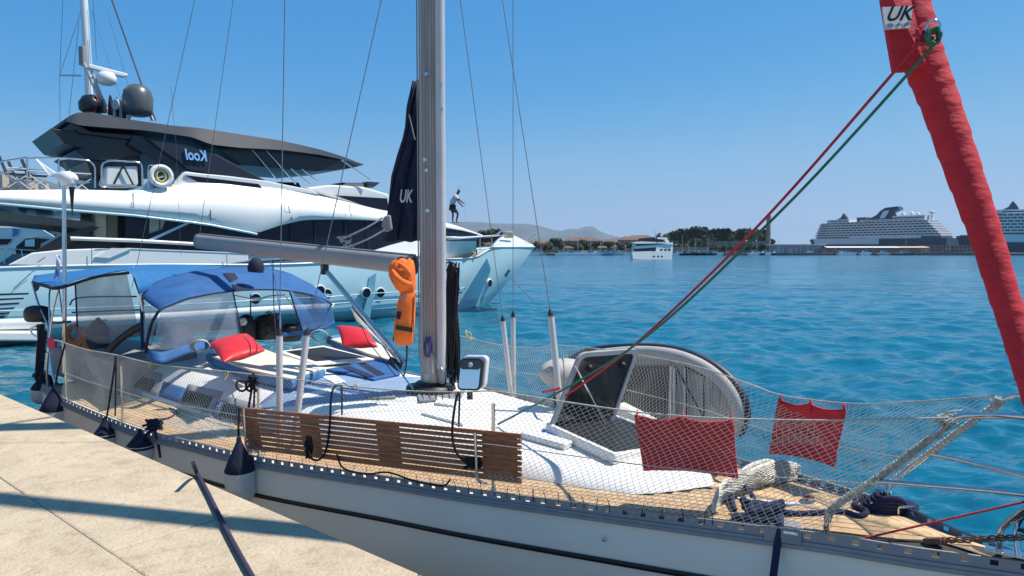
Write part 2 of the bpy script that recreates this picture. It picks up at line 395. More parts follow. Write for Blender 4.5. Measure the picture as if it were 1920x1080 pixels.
# coachroof: base curve traced along the deck edge
base_px = ((205, 722), (225, 730), (300, 757), (375, 781), (450, 800), (600, 838), (800, 874), (977, 901), (1100, 922), (1203, 937), (1300, 931), (1362, 912), (1394, 894))
def fit(px, py):
    best = None
    for x in range(0, NS * 4 - 8):
        a, b = sidx(x / 4)
        # point on ray at deck height here
        z = lerp(a.z, b.z, .25) - .04; p = D(px, py, 3 - z); ab = b - a; ab.z = 0; l2 = ab.length_squared
        if l2 < 1e-4: continue
        w = p - a; w.z = 0; t = w.dot(ab) / l2; d = (w - ab * t).length
        if 0 < t < 1 and (best is None or d < best[0]): best = (d, x / 4, t)
    return best[1], best[2]
CRT = sorted(fit(*p) for p in base_px)
x0, x1 = CRT[0][0], CRT[-1][0]
def edge(x): return min(.49, interp(CRT, x))
NC = 70; rowsC = []
hgt = [(0, .31), (.35, .28), (.6, .235), (.78, .13), (.9, .06), (1, .02)]
def cr_row(x, f):
    h = interp(hgt, f); e = edge(x); a, b = sidx(x); W = (b - a).length
    ins = .44 * interp([(0, 1), (.3, .9), (.7, .45), (1, .2)], f) / W
    row = []
    prof = [(0, 0), (.06, .25), (ins * .5 / max(ins, 1e-6), .62), (.9, .9), (1.25, 1.0), (1.8, 1.04)]
    tl = []
    for u, hh in ((0, 0), (.12, .3), (.5, .68), (.85, .93), (1.15, 1.0), (1.7, 1.03)): tl.append((e + ins * u, hh))
    L_ = [(min(t, .5), hh) for t, hh in tl]; mid = [(lerp(L_[-1][0], .5, k / 3), 1.03 + .10 * k / 3) for k in (1, 2)] + [(.5, 1.14)]
    half = L_ + mid; full = half + [(1 - t, hh) for t, hh in half[-2::-1]]
    return [crossf(x, t, -.045 + h * hh) for t, hh in full]
xs = [lerp(x0, x1, k / (NC - 1)) for k in range(NC)]
rowsC = [cr_row(x, k / (NC - 1)) for k, x in enumerate(xs)]
cb = MB(); cb.grid(rowsC); cb.add(rowsC[0], [tuple(range(len(rowsC[0])))]); 
coach = cb.build('coachroof', M['deckwhite'], boat)
# ray casts onto the boat, so that fittings sit on its surfaces
vv = []; ff = []
for src in (cb, db):
    o = len(vv); vv += src.v; ff += [tuple(i + o for i in f) for f in src.f]
bvh = BVHTree.FromPolygons([tuple(v) for v in vv], ff)
def hit(px, py, lift=.0):
    r = ray(px, py).normalized(); p, n, i, d = bvh.ray_cast(CAM, r)
    if p is None: return D(px, py, 1.5)
    if n.dot(r) > 0: n = -n
    return p + n * lift
def down(p, lift=0.0):
    q, n, i, d = bvh.ray_cast(Vector((p.x, p.y, 4)), Vector((0, 0, -1)))
    return (q if q else Vector((p.x, p.y, 1.2))) + Vector((0, 0, lift))
# teak planks on the side decks and foredeck
PW = .052
random.seed(3)
def plank(E, O, k):
    lo, hi = [], []
    segs = []
    for i in range(2, NS - 1):
        W = (O[i] - E[i]).length; t0 = (.11 + k * PW + .003) / W if W > .02 else 9; t1 = (.11 + (k + 1) * PW - .003) / W if W > .02 else 9
        e = .5
        if x0 + .5 < i < x1: e = edge(i) + .004
        if i <= x0 + .5: e = .2
        if t0 < e - .002:
            t1 = min(t1, e); sp = (1 if E is S else 0)
            a = (crossf(i, t0 if sp else 1 - t0, -.047), crossf(i, t1 if sp else 1 - t1, -.047)); segs.append(a)
        else:
            if len(segs) > 2: yield segs
            segs = []
    if len(segs) > 2: yield segs
for E, O in ((S, P), (P, S)):
    for k in range(34):
        for segs in plank(E, O, k):
            b_ = MB(); dn = Vector((0, 0, -.006))
            b_.grid([[s[0] + dn for s in segs], [s[0] for s in segs], [s[1] for s in segs], [s[1] + dn for s in segs]], False)
            b_.build('plank', M['teak'] if random.random() < .55 else M['teak2'], deck, recalc=False)

kr = [[], []]
for i in range(int(NS * .74), NS - 2):
    W = (P[i] - S[i]).length; h_ = min(.42, .055 / max(W, .02)); kr[0].append(cross(i, .5 - h_, -.0465)); kr[1].append(cross(i, .5 + h_, -.0465))
MB().grid(kr).build('king_plank', M['teak2'], deck, solid=.002)

def patch(pxs, lift, name, m, parent, n=8, thick=.006, bevel=0):
    """a quad of the picture laid on the deck as a thin fitted piece"""
    a, b, c, d = pxs; rows = []
    for j in range(n + 1):
        v = j / n; l = (lerp(a[0], d[0], v), lerp(a[1], d[1], v)); r = (lerp(b[0], c[0], v), lerp(b[1], c[1], v))
        rows.append([hit(lerp(l[0], r[0], i / n), lerp(l[1], r[1], i / n), lift) for i in range(n + 1)])
    o = MB().grid(rows).build(name, m, parent, solid=thick); return o
def slab(pxs, lift, h, name, m, parent, bevel=.01):
    pts = [hit(x, y, 0) for x, y in pxs]; n = (pts[1] - pts[0]).cross(pts[2] - pts[0]).normalized(); n = n if n.z > 0 else -n
    c = sum(pts, Vector()) / len(pts); pts = [p - n * ((p - c).dot(n)) for p in pts]
    return MB().poly([p + n * lift for p in pts], n * h).build(name, m, parent, bevel=bevel)

# non-skid panels, hatches and cushions base
patch([(560, 700), (790, 708), (780, 738), (470, 770)], .004, 'deck_panel', M['deckblue'], coach, 14, .004)
patch([(225, 722), (262, 694), (290, 700), (262, 744)], .004, 'side_panel', M['deckblue'], coach, 6, .004)
for q, g in (([(266, 694), (306, 703), (292, 742), (246, 728)], [(262, 707), (294, 715), (284, 736), (251, 726)]),
             ([(355, 722), (418, 736), (398, 776), (336, 758)], [(352, 733), (402, 746), (391, 766), (343, 755)]),
             ([(430, 745), (492, 762), (470, 802), (402, 780)], [(424, 757), (474, 770), (462, 795), (412, 782)])):
    f = patch(q, .010, 'window_frame', M['alu'], coach, 5, .016); patch(g, .022, 'pane', M['glass'], f, 5, .008)
for q in (([(308, 716), (352, 730), (340, 757), (298, 744)]), ([(404, 760), (425, 748), (412, 790), (398, 778)])):
    patch(q, .008, 'window_cover', M['blue'], coach, 5, .008)
# jammer and genoa track alongside the coachroof (pale green line laid on deck)
tr = MB().tube([hit(x, y, .012) for x, y in ((190, 730), (230, 745), (290, 762), (350, 780), (400, 795), (440, 805))], .010, 6); tr.build('genoa_track', M['steel'], boat)
# companion hatch, sliding hatch garage
slab([(520, 667), (607, 655), (702, 681), (590, 690)], .03, .03, 'hatch_frame', M['deckwhite'], coach)
slab([(536, 668), (606, 659), (686, 679), (592, 686)], .062, .006, 'hatch_lid', M['black'], coach, 0)
slab([(610, 697), (700, 681), (752, 690), (750, 706), (700, 716)], .006, .03, 'hatch_cover', M['blue'], coach, .012)
for q in (((640, 695), (655, 692), (702, 712), (688, 714)), ((668, 688), (684, 686), (722, 708), (708, 711))):
    slab(q, .04, .004, 'cover_strap', M['navy'], coach, 0)
slab([(602, 707), (628, 704), (650, 718), (628, 722)], .006, .008, 'deck_strip', M['deckwhite'], coach, .003)
slab([(552, 745), (640, 722), (650, 727), (566, 752)], .006, .006, 'deck_strip', M['deckwhite'], coach, .002)
# small deck hatches and dorade grilles forward
for q, m_ in ((((686, 743), (742, 740), (742, 749), (690, 750)), 'grey'), (((782, 742), (872, 735), (862, 752), (786, 757)), 'alu'), (((800, 768), (880, 790), (868, 800), (790, 778)), 'deckwhite'),
          (((820, 748), (852, 752), (850, 764), (815, 760)), 'deckwhite')):
    slab(q, .002, .022, 'deck_vent', M[m_], coach, .006)
gv = MB()
for k in range(6):
    a = hit(790 + k * 13, 741 - k * .8, .028); b = hit(795 + k * 12, 755 - k * .6, .028); gv.tube([a, b], .004, 5)
gv.build('vent_grille', M['black'], coach)

# foredeck hatch: raised coaming, open lid of smoked acrylic
opening = [(1030, 812), (1148, 792), (1285, 848), (1152, 870)]
oc = [hit(x, y) for x, y in opening]; zc = sum(p.z for p in oc) / 4
fr = MB()
for a, b in zip(oc, oc[1:] + oc[:1]):
    d_ = (b - a); m_ = (a + b) / 2 + Vector((0, 0, .04)); d0 = d_.normalized(); side = d0.cross(Vector((0, 0, 1))).normalized()
    fr.box(m_, (d_.length + .05, .045, .08), (d0, side, side.cross(d0)))
hatch = fr.build('hatch_coaming', M['deckwhite'], coach, bevel=.012)
MB().poly([p + Vector((0, 0, .062)) for p in oc], (0, 0, .004)).build('hatch_shade_fill', M['black'], hatch)  # black sheet stands in for the shade inside the open hatch
slab([(1146, 772), (1172, 768), (1232, 800), (1222, 812)], .0, .075, 'locker_lid', M['deckwhite'], coach, .015)
slab([(975, 822), (1058, 845), (1075, 838), (1000, 815)], .0, .05, 'locker_step', M['deckwhite'], coach, .012)
# lid as a plane rising from the hatch's forward edge
la, lb = hit(1024, 814, .03), hit(1146, 797, .03)
lby = min(lb.y, la.y + .30); print('lid', la, lb)
lt = [Q(1146, 797, lby), Q(1197, 653, lby + .04), Q(1086, 661, la.y + .05), Q(1024, 814, la.y)]
lc = sum(lt, Vector()) / 4
def rounded(quad, r, n=5):
    out = []
    for i in range(4):
        p, a, b = quad[i], quad[i - 1], quad[(i + 1) % 4]
        da = (a - p).normalized() * r; db_ = (b - p).normalized() * r
        for k in range(n + 1):
            t = k / n; out.append((p + da) * (1 - t) ** 2 + p * 2 * t * (1 - t) + (p + db_) * t * t)
    return out
inner = [lerp(lc, p, .89) for p in lt]
ro, ri = rounded(lt, .07), rounded(inner, .06)
nl = (lt[1] - lt[0]).cross(lt[2] - lt[0]).normalized(); nl = nl if nl.y < 0 else -nl
fb = MB()
for q in (0, 1):
    off_ = nl * (.022 if q else -.012); fb.grid([[p + off_ for p in ro], [p + off_ for p in ri]], False, True)
fb.grid([[p + nl * .022 for p in ro], [p - nl * .012 for p in ro]], False, True); fb.grid([[p + nl * .022 for p in ri], [p - nl * .012 for p in ri]], False, True)
lid = fb.build('hatch_lid_frame', mat('hatch_frame_grey', (.36, .37, .38), .45, var=.08), coach)
MB().poly([p - nl * .004 for p in ri], nl * .008).build('hatch_pane', M['smoke'], coach)
hb_ = MB()
for fx in (.25, .8):
    p = lerp(lt[2], lt[1], fx) * .80 + lerp(lt[3], lt[0], fx) * .20; hb_.lathe(p + nl * .01, nl, [(.03, 0), (.03, .02), (.018, .03), (.018, .05)], 12)
hb_.build('hatch_handle', M['black'], lid)
hs = MB().tube([lerp(lt[2], lt[3], .15) + nl * .015, lerp(lt[3], lt[0], .8) + nl * .15], .009, 8); hs.build('hatch_strut', M['steel'], lid)
slab([(1008, 828), (1018, 806), (1045, 820), (1026, 831)], .004, .02, 'hinge_patch', mat('faded_blue', (.2, .33, .65), .7), coach)

# deck cleats, foredeck fittings
def cleat(p, d_, parent, m_='steel', s=1):
    d_ = d_.normalized(); b_ = MB(); up = Vector((0, 0, 1))
    for k in (-.35, .35): b_.tube([p + d_ * (.1 * k * s), p + d_ * (.1 * k * s) + up * .035 * s], .010 * s, 8)
    b_.tube([p - d_ * .12 * s + up * .05 * s, p - d_ * .06 * s + up * .042 * s, p + d_ * .06 * s + up * .042 * s, p + d_ * .12 * s + up * .05 * s], [.006 * s, .011 * s, .011 * s, .006 * s], 8)
    return b_.build('cleat', M[m_], parent)
cleat(hit(1440, 962, .0), Vector((1, -.3, 0)), boat, 'hullwhite', 1.4)
cleat(sidx(p_at(1690))[1].lerp(sidx(p_at(1690))[0],.25), Vector((1, -.3, 0)), boat, 'steel', .9)
wd = hit(1515, 944); MB().lathe(wd, (0, 0, 1), [(.05, 0), (.05, .012), (.02, .014), (.02, .03), (.035, .032), (.035, .04)], 14).build('deck_filler', M['steel'], boat)
slab([(1445, 988), (1442, 975), (1500, 984), (1507, 998)], 0, .02, 'fairlead_plate', M['grey'], boat, .003)
fl = MB(); p1, p2 = S[int(s_at(1450))], S[int(s_at(1506))]
fd = (p2 - p1).normalized(); sd = fd.cross(Vector((0, 0, 1))).normalized()
fl.box((p1 + p2) / 2 + Vector((0, 0, -.03)) + sd * .012, (.19, .014, .085), (fd, sd, sd.cross(fd)))
fl.build('fairlead', M['grey'], boat, bevel=.004)
MB().tube([(p1 + p2) / 2 + sd * .022 + fd * .01 + Vector((0, 0, -.012)), (p1 + p2) / 2 + sd * .022 + fd * .08 + Vector((0, 0, -.014))], .008, 8).build('fairlead_roller', M['deckwhite'], boat)
dr = Q(1133, 1011, SR and (s_at(1133) and S[int(s_at(1133))].y - .03)); MB().lathe(dr, sd, [(.014, 0), (.014, .006), (.005, .007)], 14).build('drain_fitting', M['steel'], boat)
# stanchions
def stanchion(E, i, h=.64, lean=0, r=.013):
    b = E[i] + inward(i) * (.05 if E is S else -.05) + Vector((0, 0, -.05)); t = Vector((b.x, b.y, b.z + h))
    o = MB(); o.tube([b, t], r, 8); o.tube([b, b + Vector((0, 0, .05))], r * 1.7, 8); o.build('stanchion', M['steel'], boat); return t
i_s = [int(s_at(px)) for px in (119, 222, 478, 920)]
tops = [stanchion(S, i) for i in i_s]
extra = int(s_at(893)); 
for px in (865, 1080, 1272): stanchion(P, int(p_at(px)))

# ------------------------------------------------ net and lifelines
def line_top(E, pts, at):
    """world polyline above the rail through picture points"""
    out = []
    for px, py in pts:
        i = at(px); e = (sidx(i)[0] if E is S else sidx(i)[1]); out.append(Q(px, py, e.y))
    return out
st_top_px = ((113, 640), (160, 655), (216, 665), (282, 681), (350, 690), (422, 696), (475, 702), (560, 712), (640, 722), (750, 732), (862, 735), (920, 733), (985, 742), (1050, 752), (1190, 772), (1280, 780), (1372, 785), (1530, 788), (1650, 787), (1780, 783))
st_top = line_top(S, st_top_px, s_at)
# the last stretch leaves the rail for the pulpit
pt_top_px = ((850, 626), (880, 634), (945, 648), (1000, 652), (1050, 648), (1130, 655), (1290, 683), (1400, 718), (1470, 742), (1600, 757), (1720, 753), (1865, 742))
pt_top = line_top(P, pt_top_px, p_at)
netS = thing('lifeline_net', 'white diamond mesh safety net laced along the near lifeline and toe rail', 'net', st_top[8])
netP = thing('lifeline_net', 'white mesh safety net on the far lifeline, with the water seen behind it', 'net', pt_top[4])
MB().tube(smooth(st_top, 4), .005, 6).build('lifeline', M['rope'], netS)
MB().tube(smooth(pt_top, 4), .005, 6).build('lifeline', M['rope'], netP)
def mid(E, top, f, at, sg):
    out = []
    for p in top:
        i = at(proj(p)[0]); e = sidx(i)[0] if E is S else sidx(i)[1]; b = Vector((e.x, e.y, e.z)); out.append(b.lerp(p, f))
    return out
MB().tube(smooth(mid(S, st_top[:-1], .47, s_at, 1), 4), .0035, 5).build('lower_line', M['rope'], netS)
MB().tube(smooth(mid(P, pt_top[:-1], .47, p_at, 1), 4), .0035, 5).build('lower_line', M['rope'], netP)
def net(top, bot, cw, ch, r, seed, sag=.02):
    random.seed(seed); top = resample(smooth(top, 5), 400); bot = resample(smooth(bot, 5), 400)
    L = sum((a - b).length for a, b in zip(top, top[1:])); H = sum((a - b).length for a, b in zip(top[::40], bot[::40])) / 10
    nx = int(L / cw); ny = int(H / ch)
    inn = (netN := None)
    def pt(i, j):
        u = (i + (.5 if j % 2 else 0)) / nx; v = j / ny; u = min(.9999, max(0, u)); k = u * 399; a = int(k); f = k - a; b = min(a + 1, 399)
        p = top[a].lerp(top[b], f).lerp(bot[a].lerp(bot[b], f), v)
        w = math.sin(v * math.pi); d_ = (top[b] - top[a]); s_ = Vector((-d_.y, d_.x, 0)).normalized()
        wav = mathutils.noise.noise(Vector((u * 14 + seed, v * 1.5, 0))); wav2 = mathutils.noise.noise(Vector((u * 40 + seed, v * 3, 4)))
        return p + s_ * (w * (sag + .05 * wav)) + Vector((0, 0, w * .02 * wav2)) + d_.normalized() * (w * .035 * wav)
    mb = MB(); cache = {}
    def g(i, j):
        if (i, j) not in cache: cache[(i, j)] = pt(i, j)
        return cache[(i, j)]
    for j in range(ny):
        for i in range(nx):
            for di in ((0, -1) if j % 2 == 0 else (0, 1)):
                ii = i + di
                if ii < 0 or ii >= nx: continue
                a, b = g(i, j), g(ii, j + 1)
                if (a - b).length > .25: continue
                d_ = (b - a).normalized(); s1 = d_.cross(Vector((.3, -.9, .2))).normalized() * r; s2 = d_.cross(s1).normalized() * r
                mb.add([a + s1, a - s1 * .5 + s2 * .87, a - s1 * .5 - s2 * .87, b + s1, b - s1 * .5 + s2 * .87, b - s1 * .5 - s2 * .87], [(0, 1, 4, 3), (1, 2, 5, 4), (2, 0, 3, 5)])
    return mb
s_bot = []
for p in st_top:
    i = s_at(proj(p)[0]); s_bot.append(sidx(i)[0] + Vector((0, 0, -.02)))
s_bot[-1] = sidx(s_at(1556))[0]; s_bot[-2] = sidx(s_at(1540))[0]; s_bot[-3] = sidx(s_at(1500))[0]
net(st_top, s_bot, .047, .021, .0014, 1, .05).build('net_mesh', M['net'], netS, recalc=False)
p_bot = []
for p in pt_top:
    i = p_at(proj(p)[0]); p_bot.append(sidx(i)[1] + Vector((0, 0, -.03)))
p_bot[-1] = sidx(p_at(1665))[1]; p_bot[-2] = sidx(p_at(1650))[1]
net(pt_top, p_bot, .050, .030, .0016, 5, -.03).build('net_mesh', M['net'], netP, recalc=False)
# lashings through the slots of the toe rail
for px in list(range(470, 1150, 24)) + [1000, 1203, 1240, 1280, 1320, 1335]:
    p = sidx(s_at(px))[0]; o_ = Vector((.35, -.8, 0)).normalized() * .006
    MB().tube([p + o_ + Vector((0, 0, -.028)), p + o_ + Vector((0, 0, .004)), p + Vector((random.uniform(-.015, .015), .01, .045))], .0022, 4).build('lashing', M['blackrope'], netS)
kn = MB()
for x, y in ((425, 704), (283, 684), (665, 722)):
    i = s_at(x); c = Q(x, y, sidx(i)[0].y); kn.tube(smooth([c + Vector((random.uniform(-.03, .03), random.uniform(-.02, .02), random.uniform(-.05, .03))) for _ in range(6)], 4), .004, 5)
kn.build('tie', M['yellow'], netS)
c = Q(882, 634, sidx(p_at(880))[1].y); MB().tube(smooth([c + Vector((random.uniform(-.08, .08), random.uniform(-.02, .02), random.uniform(-.03, .09))) for _ in range(9)], 4), .007, 5).build('tie', M['yellow'], netP)

# ------------------------------------------------ mast, boom, rigging
MX = D(808, 724, 1.40); MY = MX.y; mast_top = Vector((MX.x, MX.y + .0, 16.2))
bd = Vector((-.77, .64, 0)).normalized(); bn = Vector((.64, .77, 0))
def oval(c, a, b, da, db_, n=20): return [c + da * (a * math.cos(2 * math.pi * k / n)) + db_ * (b * math.sin(2 * math.pi * k / n)) for k in range(n)]
mb = MB(); zs = [MX.z - .02, 2.2, 3, 4, 5, 7, 10, 13, 16.2]
mb.grid([oval(Vector((MX.x + .0, MX.y, z)), .125, .085, bd, bn) for z in zs], True, True); mb.add(oval(mast_top, .125, .085, bd, bn), [tuple(range(20))])
mb.build('mast', M['mast'], boat)
tk = MB(); tk.box(Vector((MX.x, MX.y, 9)) + bd * .128 - bn * .0, (.02, .028, 14.2), (bd, bn, Vector((0, 0, 1)))); tk.build('mast_track', M['alu'], boat)
cov = MB(); cc = Q(787, 300, MY - .16); 
for x, w in ((786, .012), (795, .008)):
    a = Q(x, 700, MY - .10); cov.box(Vector((a.x, a.y, 8.4)), (w, .012, 13))
cov.build('mast_groove', M['grey'], boat)
sp = MB(); a = Q(828, 690, MY - .13); sp.tube([Vector((a.x, a.y, a.z)), Vector((a.x, a.y, 9.6))], .050, 16); sp.build('spinnaker_pole', M['pole'], boat)
MB().lathe(Vector((a.x, a.y, a.z - .16)), (0, 0, 1), [(.02, 0), (.035, .02), (.045, .1), (.052, .16)], 12).build('pole_end_fitting', M['grey'], boat)
hw = MB()
for y, x in ((160, 826), (205, 828), (395, 802), (320, 800), (300, 797), (140, 800)):
    hw.lathe(Q(x, y, MY - .15), (0, -1, 0), [(.012, -.03), (.012, .02), (.02, .022), (.02, .03)], 8)
hw.tube([Q(812, 700, MY - .12), Q(812, 660, MY - .14), Q(834, 700, MY - .2)], .006, 5)
hw.build('mast_fitting', M['steel'], boat)
MB().box(Vector((MX.x - .03, MX.y - .088, MX.z + .11)), (.05, .006, .07)).build('inspection_plate', M['pole'], boat)
mbb = MB().lathe(Vector((MX.x, MX.y, MX.z - .03)), (0, 0, 1), [(.26, 0), (.25, .04), (.17, .055), (.15, .08)], 20); mbb.build('mast_boot', M['black'], boat)
# halyards hanging in the groove, navy coil low on the mast
hl = MB()
for k, (x, yb) in enumerate(((800, 640), (805, 690), (811, 665), (818, 700), (789, 690), (794, 675))):
    a = Q(x, yb, MY - .13 - .006 * (k % 3)); hl.tube([a, Vector((a.x + .004, a.y, 3.2)), Vector((a.x + .01, a.y + .02, 12))], .0045, 5)
hl.build('halyard', M['grey'], boat)
nvc = MB(); 
for k in range(5):
    c = Q(802 + random.uniform(-3, 3), 652, MY - .17); nvc.tube(smooth([c + Vector((random.uniform(-.02, .02), 0, .11)), c + Vector((-.035 + .01 * k, -.01 * k, 0)), c + Vector((0, -.02, -.09)), c + Vector((.03, -.01, 0)), c + Vector((0, 0, .11))], 5), .007, 6)
tag(nvc.build('rope_coil', mat('violet_blue_rope', (.07, .07, .2), .9)), 'small violet blue halyard coil hung low on the mast', 'rope coil')
# black coiled halyards, starboard side of the mast
bc = MB(); random.seed(11)
for k in range(34):
    x = 838 + (k % 9) * 2.6; y0 = 560 + random.uniform(-20, 20); y1 = 700 + random.uniform(-14, 24); Yd = MY - .02 - .10 * random.random()
    bc.tube(smooth([Q(x + 2, y0 - 50, Yd), Q(x - 2, y0 + 30, Yd), Q(x + random.uniform(-4, 4), 640, Yd - .02), Q(x + random.uniform(-6, 8), y1, Yd - .03)], 4), .0085, 5)
for k in range(16):
    c = Q(848 + random.uniform(-7, 7), 512 + random.uniform(-12, 34), MY - .06)
    bc.tube(smooth([c + Vector((math.cos(q) * .035, random.uniform(-.03, .03), math.sin(q) * random.uniform(.04, .07))) for q in (0, 1.2, 2.4, 3.6, 5)], 5, True), .0085, 5)
tag(bc.build('rope_coil', M['blackrope']), 'thick bundle of black halyards coiled and hung down the right side of the mast', 'rope coil')
# boom
ba, bb = Q(778, 498, MY + .05), Q(374, 453, 10.15); dB = (bb - ba).normalized(); sB = dB.cross(Vector((0, 0, 1))).normalized(); uB = sB.cross(dB)
MB().grid([oval(p, .10, .065, uB, sB) for p in (ba, ba.lerp(bb, .5), bb)], True, True).add(oval(bb, .10, .065, uB, sB), [tuple(range(20))]).build('boom', M['mast'] if False else mat('boom_aluminium', (.32, .305, .295), .5, metal=.1, var=.08, scale=2, stretch=(1, 1, 8)), boat)
MB().tube([ba + uB * .108, bb + uB * .108], .012, 6).build('boom_track', M['alu'], boat)
MB().grid([oval(bb + dB * k, .104, .068, uB, sB) for k in (0, .05)], True, True).add(oval(bb + dB * .05, .104, .068, uB, sB), [tuple(range(20))]).build('boom_end', M['grey'], boat)
# rigid vang and its tackle
va, vb = Q(612, 508, ba.lerp(bb, .40).y), Q(756, 678, MY - .02)
MB().tube([va, vb], .030, 12).build('vang', M['steel'], boat)
MB().tube([va + Vector((.03, -.03, -.02)), vb + Vector((.03, -.03, -.02))], .016, 8).build('vang', M['pole'], boat)
vl = MB()
for k in range(5): vl.tube([lerp(va, vb, .42 + .03 * k) + Vector((-.05 - .012 * k, -.03, -.03)), vb + Vector((-.04 - .012 * k, -.04, .0 + .02 * k))], .005, 5)
vl.build('vang_tackle', M['rope'], boat)
MB().box(va + Vector((-.02, 0, .02)), (.09, .08, .13)).build('block', M['black'], boat, bevel=.02)
bx = MB(); bx.box(vb + Vector((-.08, -.03, -.02)), (.16, .06, .08), (Vector((.75, -.2, -.55)).normalized(), Vector((0.2, 1, 0)).normalized(), Vector((.5, 0, .8)).normalized()))
bx.build('block', M['black'], boat, bevel=.02)
MB().tube([Q(640, 535, 8.4), Q(700, 620, 7.9), Q(745, 690, 7.0), Q(775, 740 - 10, 6.9)], .008, 6).build('control_line', M['bluerope'], boat)
MB().tube([Q(742, 705, 6.9), Q(690, 640, 7.6), Q(655, 560, 8.3)], .005, 6).build('control_line', M['navyrope'], boat)
# shrouds in plastic covers
def shroud(base, top_cover, pts_up, r=.0045, cr=.030):
    MB().tube([top_cover] + pts_up, r, 6).build('shroud', M['wire'], boat)
    c_ = MB(); c_.tube([base, top_cover], cr, 12); c_.build('shroud_cover', M['pole'], boat)
    MB().lathe(top_cover, pts_up[0] - top_cover, [(cr * 1.04, -.01), (cr * .9, .02), (cr * .3, .06), (cr * .2, .07)], 12).build('cover_cap', M['black'], boat)
def ext(a, b, z): return a + (b - a) * ((z - a.z) / (b.z - a.z))
a = Q(524, 628, 6.35); shroud(down(Q(523, 770, 6.35)), a, [ext(a, Q(534, 0, 6.5), 8.6)])
a = Q(575, 628, 6.45); shroud(down(Q(549, 772, 6.35)), a, [ext(a, Q(715, 0, 6.95), 7.6)])
a = Q(943, 602, 8.1); shroud(down(Q(960, 715, 8.05)), a, [ext(a, Q(863, 0, 7.6), 7.2)], .0042, .028)
a = Q(962, 594, 8.15); shroud(down(Q(963, 715, 8.1)), a, [ext(a, Q(962, 0, 8.1), 8.6)], .0042, .028)
a = Q(1033, 592, 6.6); shroud(down(Q(1052, 730, 6.5)), a, [ext(a, Q(942, 0, 6.9), 8.2)], .0042, .030)
for z, w in ((8.6, 1.35), (12.2, .95)):
    MB().tube([Vector((MX.x, MX.y, z)) - bn * w, Vector((MX.x, MX.y, z + .06)), Vector((MX.x, MX.y, z)) + bn * w], [.02, .035, .02], 8, flat=.4).build('spreader', M['pole'], boat)
# backstay, topping lift, lazy jacks
lj = MB()
lj.tube([bb + uB * .1, Q(437, 0, 9.4), ext(bb, Q(437, 0, 9.4), 14)], .004, 5)
lj.build('topping_lift', M['wire'], boat)
MB().tube([Q(247, 540, 12.2), Q(365, 0, 11.0), ext(Q(247, 540, 12.2), Q(365, 0, 11.0), 16)], .005, 5).build('backstay', M['wire'], boat)
MB().tube([Q(339, 480, 13), Q(330, 270, 12.5), Q(320, 160, 12)], .003, 4).build('flag_halyard', M['wire'], boat)
rl = MB(); rl.tube([Q(603, 520, 8.8), Q(625, 430, 8.6), Q(660, 300, 8.2)], .002, 4)
MB().tube(smooth([Q(506, 488, 8.4), Q(517, 530, 8.2), Q(526, 600, 7.6), Q(524, 655, 7.4)], 5), .007, 6).build('reef_line', M['bluerope'], boat)
MB().tube(smooth([Q(512, 490, 8.5), Q(513, 560, 8.3), Q(518, 640, 7.5)], 5), .006, 6).build('reef_line', M['blackrope'], boat)

# ------------------------------------------------ navy sail beside the mast with its clew and sheet
sy = 8.6
ns = MB(); rowz = [(152, 777, 782), (200, 765, 786), (260, 756, 788), (290, 748, 788), (330, 736, 788), (400, 727, 788), (452, 720, 788)]
rows = []
for y, xa, xb in rowz:
    xb2 = 800; rows.append([Q(lerp(xa, xb2, k / 10), y + 2 * math.sin(k * 1.3), sy - .1 + .07 * math.sin(k * 1.7 + y * .02) * (0 if k == 0 else 1)) for k in range(11)])
nsail = thing('covered_staysail', 'navy blue covered sail standing behind the mast with white sailmaker letters', 'sail', Q(760, 450, sy))
ns.grid(rows).build('sail_cover', M['navy'], nsail, solid=.05)
MB().tube([Q(767, 215, sy - .2), Q(778, 262, sy - .2)], .008, 6).build('batten', M['grey'], nsail)
def text_mesh(txt, name, m_, parent, origin, xdir, ydir, h, shear=0, extrude=.002, bold=True, width=None, mirror=False):
    cu = bpy.data.curves.new(name, 'FONT'); cu.body = txt; cu.size = 1; cu.extrude = 0; cu.shear = shear; cu.offset = .022 if bold else 0
    cu.align_x = 'CENTER'; cu.align_y = 'CENTER'; o = bpy.data.objects.new(name, cu); scene.collection.objects.link(o)
    dg = bpy.context.evaluated_depsgraph_get(); me = bpy.data.meshes.new_from_object(o.evaluated_get(dg)); bpy.data.objects.remove(o)
    xdir = Vector(xdir).normalized(); ydir = Vector(ydir); ydir = (ydir - xdir * ydir.dot(xdir)).normalized(); nz = xdir.cross(ydir)
    k = h / .72
    xsz = [v.co.x for v in me.vertices]; kx = k if not width else width / (max(xsz) - min(xsz))
    b_ = MB(); b_.add([origin + xdir * (v.co.x * kx * (-1 if mirror else 1)) + ydir * (v.co.y * k) for v in me.vertices], [tuple(p.vertices) for p in me.polygons])
    return b_.build(name, m_, parent, solid=extrude, recalc=False)
text_mesh('UK', 'sail_letters', M['pole'], nsail, Q(760, 369, sy - .24), (1, 0, 0), (0, 0, 1), .15, .25, width=.155)
ck = MB(); ck.poly([Q(720, 405, sy - .3), Q(731, 402, sy - .3), Q(735, 430, sy - .3), Q(722, 436, sy - .3), Q(714, 422, sy - .3)], (0, .08, 0)); ck.build('clew_board', M['grey'], nsail, bevel=.02)
cl = MB()
cl.tube(smooth([Q(718, 408, sy - .3), Q(690, 425, sy - .2), Q(645, 447, sy - .1), Q(640, 452, sy - .1)], 3), .011, 6)
cl.tube(smooth([Q(722, 430, sy - .3), Q(690, 448, sy - .2), Q(655, 462, sy - .1)], 3), .011, 6)
for k in range(8):
    c = Q(642 + random.uniform(-4, 14), 452 + random.uniform(-6, 12), sy - .15); cl.tube(smooth([c + Vector((random.uniform(-.06, .06), random.uniform(-.02, .02), random.uniform(-.05, .05))) for _ in range(4)], 4), .008, 5)
